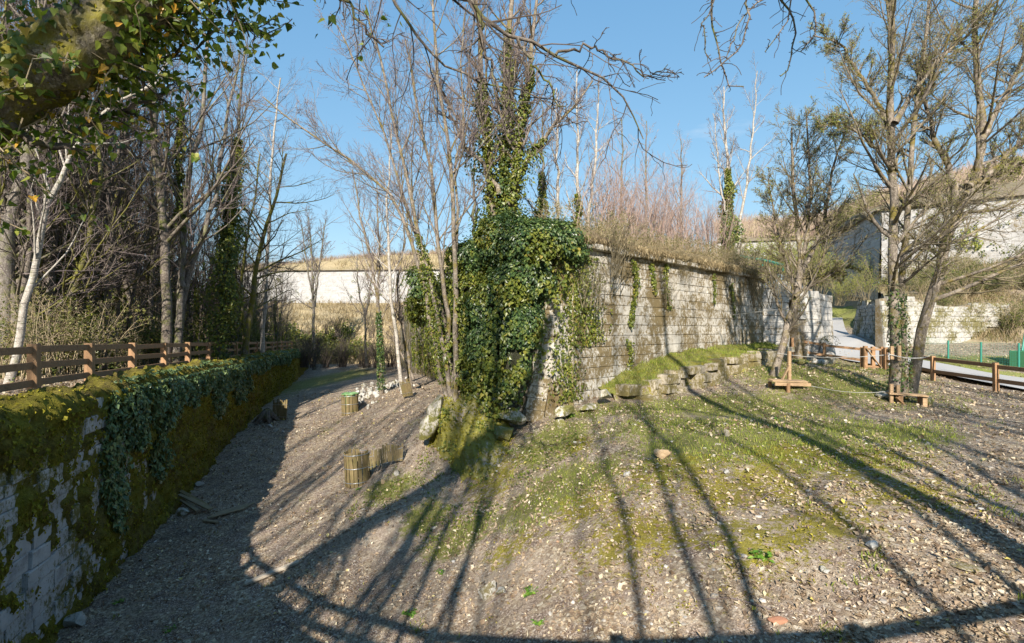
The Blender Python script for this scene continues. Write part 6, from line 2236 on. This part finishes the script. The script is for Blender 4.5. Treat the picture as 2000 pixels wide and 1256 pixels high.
# the row of trees behind the camera: their shadows fall over the mound
GC = 'tall tree standing behind the camera, seen only by its long shadow'
cA = proto('shadow_casting_tree', GC, 301, 21, .125, 1, M['bark_grey'], M['twig_grey'], L3(16, 4, 3, 36, .26, .42)[:2], 'trees behind the camera', .08)
cB = proto('shadow_casting_tree', GC, 302, 19, .11, 2, M['bark_grey'], M['twig_grey'], L3(12, 4, 3, 34, .26, .40)[:2], 'trees behind the camera', .12)
r = np.random.default_rng(303)
cs = [(-1.9, -6.5, 0), (-.75, -7.0, 0), (.75, -6.4, 0), (1.55, -7.5, 0), (2.75, -7.5, 0), (-2.9, -6, 0), (-3.7, -7, 0), (-4.8, -8, 1), (-6.2, -6.5, 0), (-7.2, -8.4, 0), (-8.2, -7.5, 0), (-9.6, -6.5, 1), (3.5, -6.0, 0), (5.0, -8, 0), (6.4, -5.5, 1), (7.8, -7.5, 0), (9.0, -6.5, 0), (10.3, -8.5, 1), (11.6, -6.2, 0), (13.0, -7.8, 0), (14.2, -6, 1), (15.6, -8.5, 0), (17, -6.5, 0), (12.3, -9.5, 1), (14.9, -10.5, 0), (-11.5, -7.5, 0), (-5.5, -11, 1), (-8.8, -10.5, 1), (-10.6, -10, 1), (-6.8, -12, 0), (16.2, -11, 1), (11, -12, 1), (13.6, -12.5, 1)]
cC = proto('shadow_casting_tree', GC, 304, 17, .055, 1, M['bark_grey'], M['twig_grey'], L3(14, 3, 2, 34, .24, .35)[:2], 'trees behind the camera', .10)
for k in range(30):
    cs.append((float(-14.5 + 11.5 * r.uniform()) if k < 20 else float(r.uniform(-3, 12)), float(r.uniform(-13, -4.5)), 2))
for k, (x, y, kind) in enumerate(cs):
    src = (cA, cB, cC)[kind]
    p = (x, y, float(terr_z(x, y)))
    if k == 0 or (kind > 0 and src.location.length < .01):
        src.location = p
    else:
        copy_tree(src, p, r.uniform(0, 6.28), r.uniform(.85, 1.1), GC)

# ------------------------------------------------------------------ ground cover
def ground_pts(n, seed, Y0=4.6, Y1=34, power=1.7):
    r = np.random.default_rng(seed)
    u = r.uniform(0, 1, n)
    Y = Y0 * (Y1 / Y0) ** (u ** (1 / power) if power > 1 else u)
    Y = Y0 + (Y1 - Y0) * (u ** power)
    X = r.uniform(-1.06, 1.06, n) * Y
    ok = (X > wall_x(Y) + .25)
    dB = (X - C0[0]) * NB[0] + (Y - C0[1]) * NB[1]
    dF = (X - C0[0]) * NF[0] + (Y - C0[1]) * NF[1]
    ok &= (dB > .1) | (dF > .6)
    X, Y = X[ok], Y[ok]
    Z = gz(X, Y)
    return np.stack([X, Y, Z], 1), r


P, r = ground_pts(165000, 400)
ld = fbm(P * .8 + 3, 4, .6)
P = P[r.uniform(0, 1, len(P)) < np.clip((ld - .36) * 6, .12, 1)]
sz = (.022 + .058 * r.uniform(0, 1, len(P)) ** 2.2) * (1 + P[:, 1] * .03)
nr = np.array([0, 0, 1.0]) + r.normal(size=P.shape) * .5
V, F = leaves(P + np.array([0, 0, .012]), nr, sz, r, 0, 'kite', .18)
o = part('fallen_leaves', V, F, M['litter'])
tag(o, 'brown fallen leaves strewn over the ditch and mound', kind='stuff')

P, r = ground_pts(9000, 401, power=1.5)
w_ = (blob(P[:, 0], P[:, 1], SOIL) + .25) * np.clip((fbm(P * 1.1 + 8, 4, .6) - .40) * 8, .05, 1)
k_ = r.uniform(0, 1, len(P)) < w_
P = P[k_]
n = len(P)
szs = (r.uniform(0, 1, n) ** 6 * .045 + .009)[:, None, None]
Vb = ICO_V[None] * szs * r.uniform(.6, 1.3, (n, 1, 3)) * np.array([1, 1, .55]) * r.uniform(.55, 1.35, (n, 12, 1))
V = (Vb + P[:, None] + np.array([0, 0, .01])).reshape(-1, 3)
F = (np.arange(n)[:, None, None] * 12 + ICO_F[None]).reshape(-1, 3)
def pebm():
    m, nt, b = new_mat('pebble')
    n_ = N(nt)
    n_.lk(n_.ramp(n_.island(), [(0, (.24, .21, .175)), (.6, (.38, .345, .30)), (.95, (.52, .49, .45)), (1, (.36, .2, .11))]), b.inputs['Base Color'])
    return m
o = part('pebbles', V, F, pebm())
tag(o, 'small pale limestone chips scattered on the ground', kind='stuff')

P, r = ground_pts(130000, 402, 5, 34, 1.15)
g = blob(P[:, 0], P[:, 1], GRASS)
k_ = (g * .8 + fbm(P * 1.4, 4) + (fbm(P * 5, 3) - .5) * .6) > .80
k_ |= (fbm(P * 1.1 + 40, 4) > .70)
P = P[k_]
V, F = blades(P, r.uniform(.03, .11, len(P)), r, .9, .007)
V, F = join([(V, F)])
o = part('grass', V, F, M['grass'])
tag(o, 'short fresh grass growing in patches on the mound', kind='stuff')

P, r = ground_pts(70000, 403, 5, 20, 1.3)
g = blob(P[:, 0], P[:, 1], MOSS)
k_ = (g * .5 + fbm(P * 1.7 + 11, 4) + (fbm(P * 6, 3) - .5) * .7) > .82
P = P[k_]
V, F = leaves(P, np.array([0, 0, 1.]) + r.normal(size=P.shape) * .7, r.uniform(.02, .05, len(P)), r, -.3)
o = part('ground_moss', V, F, M['mosstuft'])
tag(o, 'yellow moss cushions on the mound', kind='stuff')

# low ground ivy below the corner and on the right bank of the ditch
P, r = ground_pts(60000, 405, 7, 22, 1.2)
g = blob(P[:, 0], P[:, 1], [(830, 930, 14.2, 1.0, 2.2), (760, 960, 14, 1.0, 1.4), (880, 1000, 12, .8, 1.0), (1060, 880, 12.8, 1.2, 1.2), (930, 1000, 11.5, .8, .6), (1330, 840, 12.9, 1.2, .8)])
k_ = (g * .5 + fbm(P * 1.9 + 21, 4)) > .86
P = P[k_]
V, F = leaves(P + np.array([0, 0, .03]), np.array([0, -.2, 1.]) + r.normal(size=P.shape) * .4, r.uniform(.04, .075, len(P)), r, .2, 'ivy')
o = part('ground_ivy', V, F, M['ivy_light'])
tag(o, 'low ground ivy creeping below the rock', kind='stuff')

# litter and low plants on the terrace
r = np.random.default_rng(404)
n = 26000
u = r.uniform(0, 1, n)
Y = 6 + 40 * u ** 1.6
X = wall_x(Y) - .2 - r.uniform(0, 1, n) ** 1.3 * 9
P = np.stack([X, Y, tz(X, Y)], 1)
V, F = leaves(P + np.array([0, 0, .02]), np.array([0, 0, 1.]) + r.normal(size=P.shape) * .4, r.uniform(.05, .10, n) * (1 + Y * .012), r, 0, 'kite', .2)
o = part('terrace_leaves', V, F, M['litter'])
tag(o, 'brown fallen leaves on the path behind the left fence', kind='stuff')
n = 30000
Y = 9 + 45 * r.uniform(0, 1, n) ** 1.4
X = wall_x(Y) - 3.2 - r.uniform(0, 1, n) * 16
k_ = fbm(np.stack([X * .5, Y * .5, X * 0], 1), 4) > .5
P = np.stack([X, Y, tz(X, Y)], 1)[k_]
V, F = leaves(P + np.array([0, 0, 1.]) * r.uniform(.02, .5, (len(P), 1)), np.array([0, -.2, 1.]) + r.normal(size=P.shape) * .6, r.uniform(.07, .14, len(P)) * (1 + P[:, 1:2].ravel() * .01), r, .3, 'kite')
o = part('woodland_ground_cover', V, F, M['bramble'])
tag(o, 'ivy and bramble ground cover under the left wood', kind='stuff')

HERBS = [(1490, 6.9, .24, 26, 'bright green leafy herb on the lower right of the mound'), (800, 8.55, .20, 20, 'green herb at the lower edge of the shaded ditch'), (862, 9.6, .16, 14, 'small bright herb above the foreground herbs'), (1040, 7.75, .22, 24, 'green herb growing in the long trunk shadow'), (1050, 7.05, .16, 14, 'small herb at the bottom edge below the shadow herb'), (700, 15.0, .15, 12, 'green tuft at the foot of the broken slat bin'), (1520, 13.4, .18, 16, 'mossy green tuft on the grass before the bench'), (230, 10.6, .18, 16, 'dim green herb on the shaded ditch floor by the left wall'), (330, 9.6, .16, 14, 'dim green herb in the shaded foreground at lower left'), (1545, 24.5, .3, 30, 'leafy tuft at the end of the grassy ledge'), (1110, 15.0, .3, 40, 'grey green leafy plant at the bastion corner foot'), (1365, 18.6, .5, 70, 'grey green leafy plant growing on the stone ledge')]
for k, (px, Y, s_, nl, lb) in enumerate(HERBS):
    r = np.random.default_rng(500 + k)
    g = at_g(px, Y)
    if 'ledge' in lb and 'growing' in lb:
        g = bpt(7.2, 1.7, -1.35)
    root = thing('herb_plant', g, lb, 'plant', 'herbs on the ground')
    s_ *= .7
    a = r.uniform(0, 6.28, nl)
    rad = r.uniform(.15, 1, nl) * s_
    P = np.stack([np.cos(a) * rad, np.sin(a) * rad, r.uniform(.05, .5, nl) * s_], 1)
    V, F = leaves(P, np.stack([np.cos(a) * .4, np.sin(a) * .4, np.ones(nl)], 1) + r.normal(size=P.shape) * .25, r.uniform(.3, .5, nl) * s_ + .02, r, 0, 'kite', .15)
    part('leaf_rosette', V, F, M['herb'], root, stuff=True)
    V, F = tubes(np.stack([np.zeros_like(P), P * np.array([.6, .6, .5]), P], 1), np.full((nl, 3), .004), 3)
    part('stems', V, F, M['herb'], root, stuff=True)

# fallen sticks
r = np.random.default_rng(600)
GK = 'thin fallen twig lying on the leafy ground'
for k in range(26):
    px, Y = r.uniform(150, 1900), r.uniform(6, 13)
    g = at_g(px, Y)
    if g[0] < wall_x(Y) + .6:
        continue
    a = r.uniform(0, 3.14)
    L_ = r.uniform(.3, .9)
    pts = [np.array([math.cos(a) * L_ * t, math.sin(a) * L_ * t, 0]) + r.normal(size=3) * .05 * np.array([1, 1, 0]) for t in (-.5, -.1, .25, .5)]
    pts = [np.array([q_[0], q_[1], g1(g[0] + q_[0], g[1] + q_[1]) - g[2] + .02]) for q_ in pts]
    V, F = tubes(catmull(pts, 9)[None], np.linspace(.010, .004, 9)[None], 5)
    o = part('fallen_twig', V, F, M['twig_grey'], loc=g)
    tag(o, GK, 'twig', 'fallen twigs on the ground', 'thing')

def px_of(o):
    m = o.location
    return 1000 + 1000 * m.x / max(m.y, .1)


ORD = ['leftmost', 'second from left', 'third from left', 'fourth from left', 'fifth from left', 'sixth from left', 'seventh from left', 'eighth from left', 'ninth from left', 'tenth from left', 'eleventh from left', 'twelfth from left', 'thirteenth from left', 'fourteenth from left', 'fifteenth from left', 'sixteenth from left', 'seventeenth from left', 'eighteenth from left', 'nineteenth from left', 'twentieth from left', '21st from left', '22nd from left']


ORD += [f'{k}th' for k in range(23, 90)]


def relabel(group, fn):
    byl = {}
    for o in [o for o in COL.objects if o.parent is None and o.get('group') == group]:
        byl.setdefault(fn(o), []).append(o)
    for lb, lst in byl.items():
        lst.sort(key=px_of)
        for k, o in enumerate(lst):
            o['label'] = lb if len(lst) == 1 else lb + ', ' + ('rightmost' if k == len(lst) - 1 else ORD[k].replace(' from left', ''))


def bay(o):
    p = px_of(o)
    marks = [(66, 'left of the first post'), (175, 'behind the first fence bay'), (258, 'behind the second bay'), (321, 'behind the third bay'), (407, 'beside the tall dark trunk'), (470, 'around the ivy clad tree'), (2000, 'by the far fence end')]
    return next(t for q_, t in marks if p < q_)


def looks(o, names):
    d = o.children[0].data.name
    return names.get(d, 'thin')


def kinds(*roots):
    return {x[0].children[0].data.name: x[1] for x in roots}


kt = kinds((pA, 'slim grey straight'), (pB, 'dark forked'), (pC, 'mossy ivy footed'))
relabel('thin trees deep in the left wood', lambda o: f"{looks(o, kt)} tree in the wood {bay(o)}" + ('' if o.location.y < 30 else ', far back'))
ks = kinds((s1, 'straw stemmed shrub'), (s2, 'low bramble shrub'), (s3, 'tall arching shrub'))
relabel('undergrowth shrubs in the left wood', lambda o: f"{looks(o, ks)} in the undergrowth {bay(o)}" + ('' if o.location.y < 30 else ', far back'))
kr = kinds((k1, 'tall narrow reddish bare bush'), (k2, 'broad reddish bare bush'))
relabel('reddish brush on the bastion', lambda o: f"{looks(o, kr)} on the bastion" + (' front' if o.location.y < 29 else ' behind'))
kq = kinds((t1, 'straw coloured twiggy bush'), (t2, 'green leaved bush'))
def slope_place(o):
    p = px_of(o)
    hgt = 'low on' if o.location.y < 37 else 'midway up' if o.location.y < 43 else 'high on'
    return f"{hgt} the slope " + ('left of the crooked trunk' if p < 1800 else 'behind the crooked trunk' if p < 1900 else 'at the right edge' if p < 2050 else 'outside the right edge')
relabel('bushes on the slope below the high wall', lambda o: f"{looks(o, kq)} {slope_place(o)}")
relabel('bushes around the road bend', lambda o: 'budding yellow green bush ' + ('beside the gateway' if o.location.y < 46 else 'at the road bend' if o.location.z < 8 else 'on the hill foot'))
relabel('bushes along the bastion wall top', lambda o: 'small dry bush on the wall edge ' + ('above the ivy corner' if px_of(o) < 1200 else 'above the mossy wall middle' if px_of(o) < 1380 else 'above the wall end'))
relabel('bushes rooted in the bastion wall', lambda o: 'bare bush rooted in the bastion wall face')
relabel('brush at the end of the ditch', lambda o: 'ditch end brush ' + ('left of the small bare tree' if px_of(o) < 614 else 'behind the rubble heap' if px_of(o) < 720 else 'near the ivy edge') + (', upper row' if o.location.z > -2.2 else ', lower row'))
relabel('fallen twigs on the ground', lambda o: 'thin fallen twig ' + ('on the shaded ditch floor' if px_of(o) < 700 else 'below the mossy rock' if px_of(o) < 1000 else 'on the middle of the mound' if px_of(o) < 1450 else 'on the right of the mound'))


relabel('trees behind the camera', lambda o: 'tall tree behind the camera casting a long shadow')
_tri = sum(len(m.loop_triangles) if m.calc_loop_triangles() is None else 0 for m in bpy.data.meshes)
print('TRIANGLES', _tri)
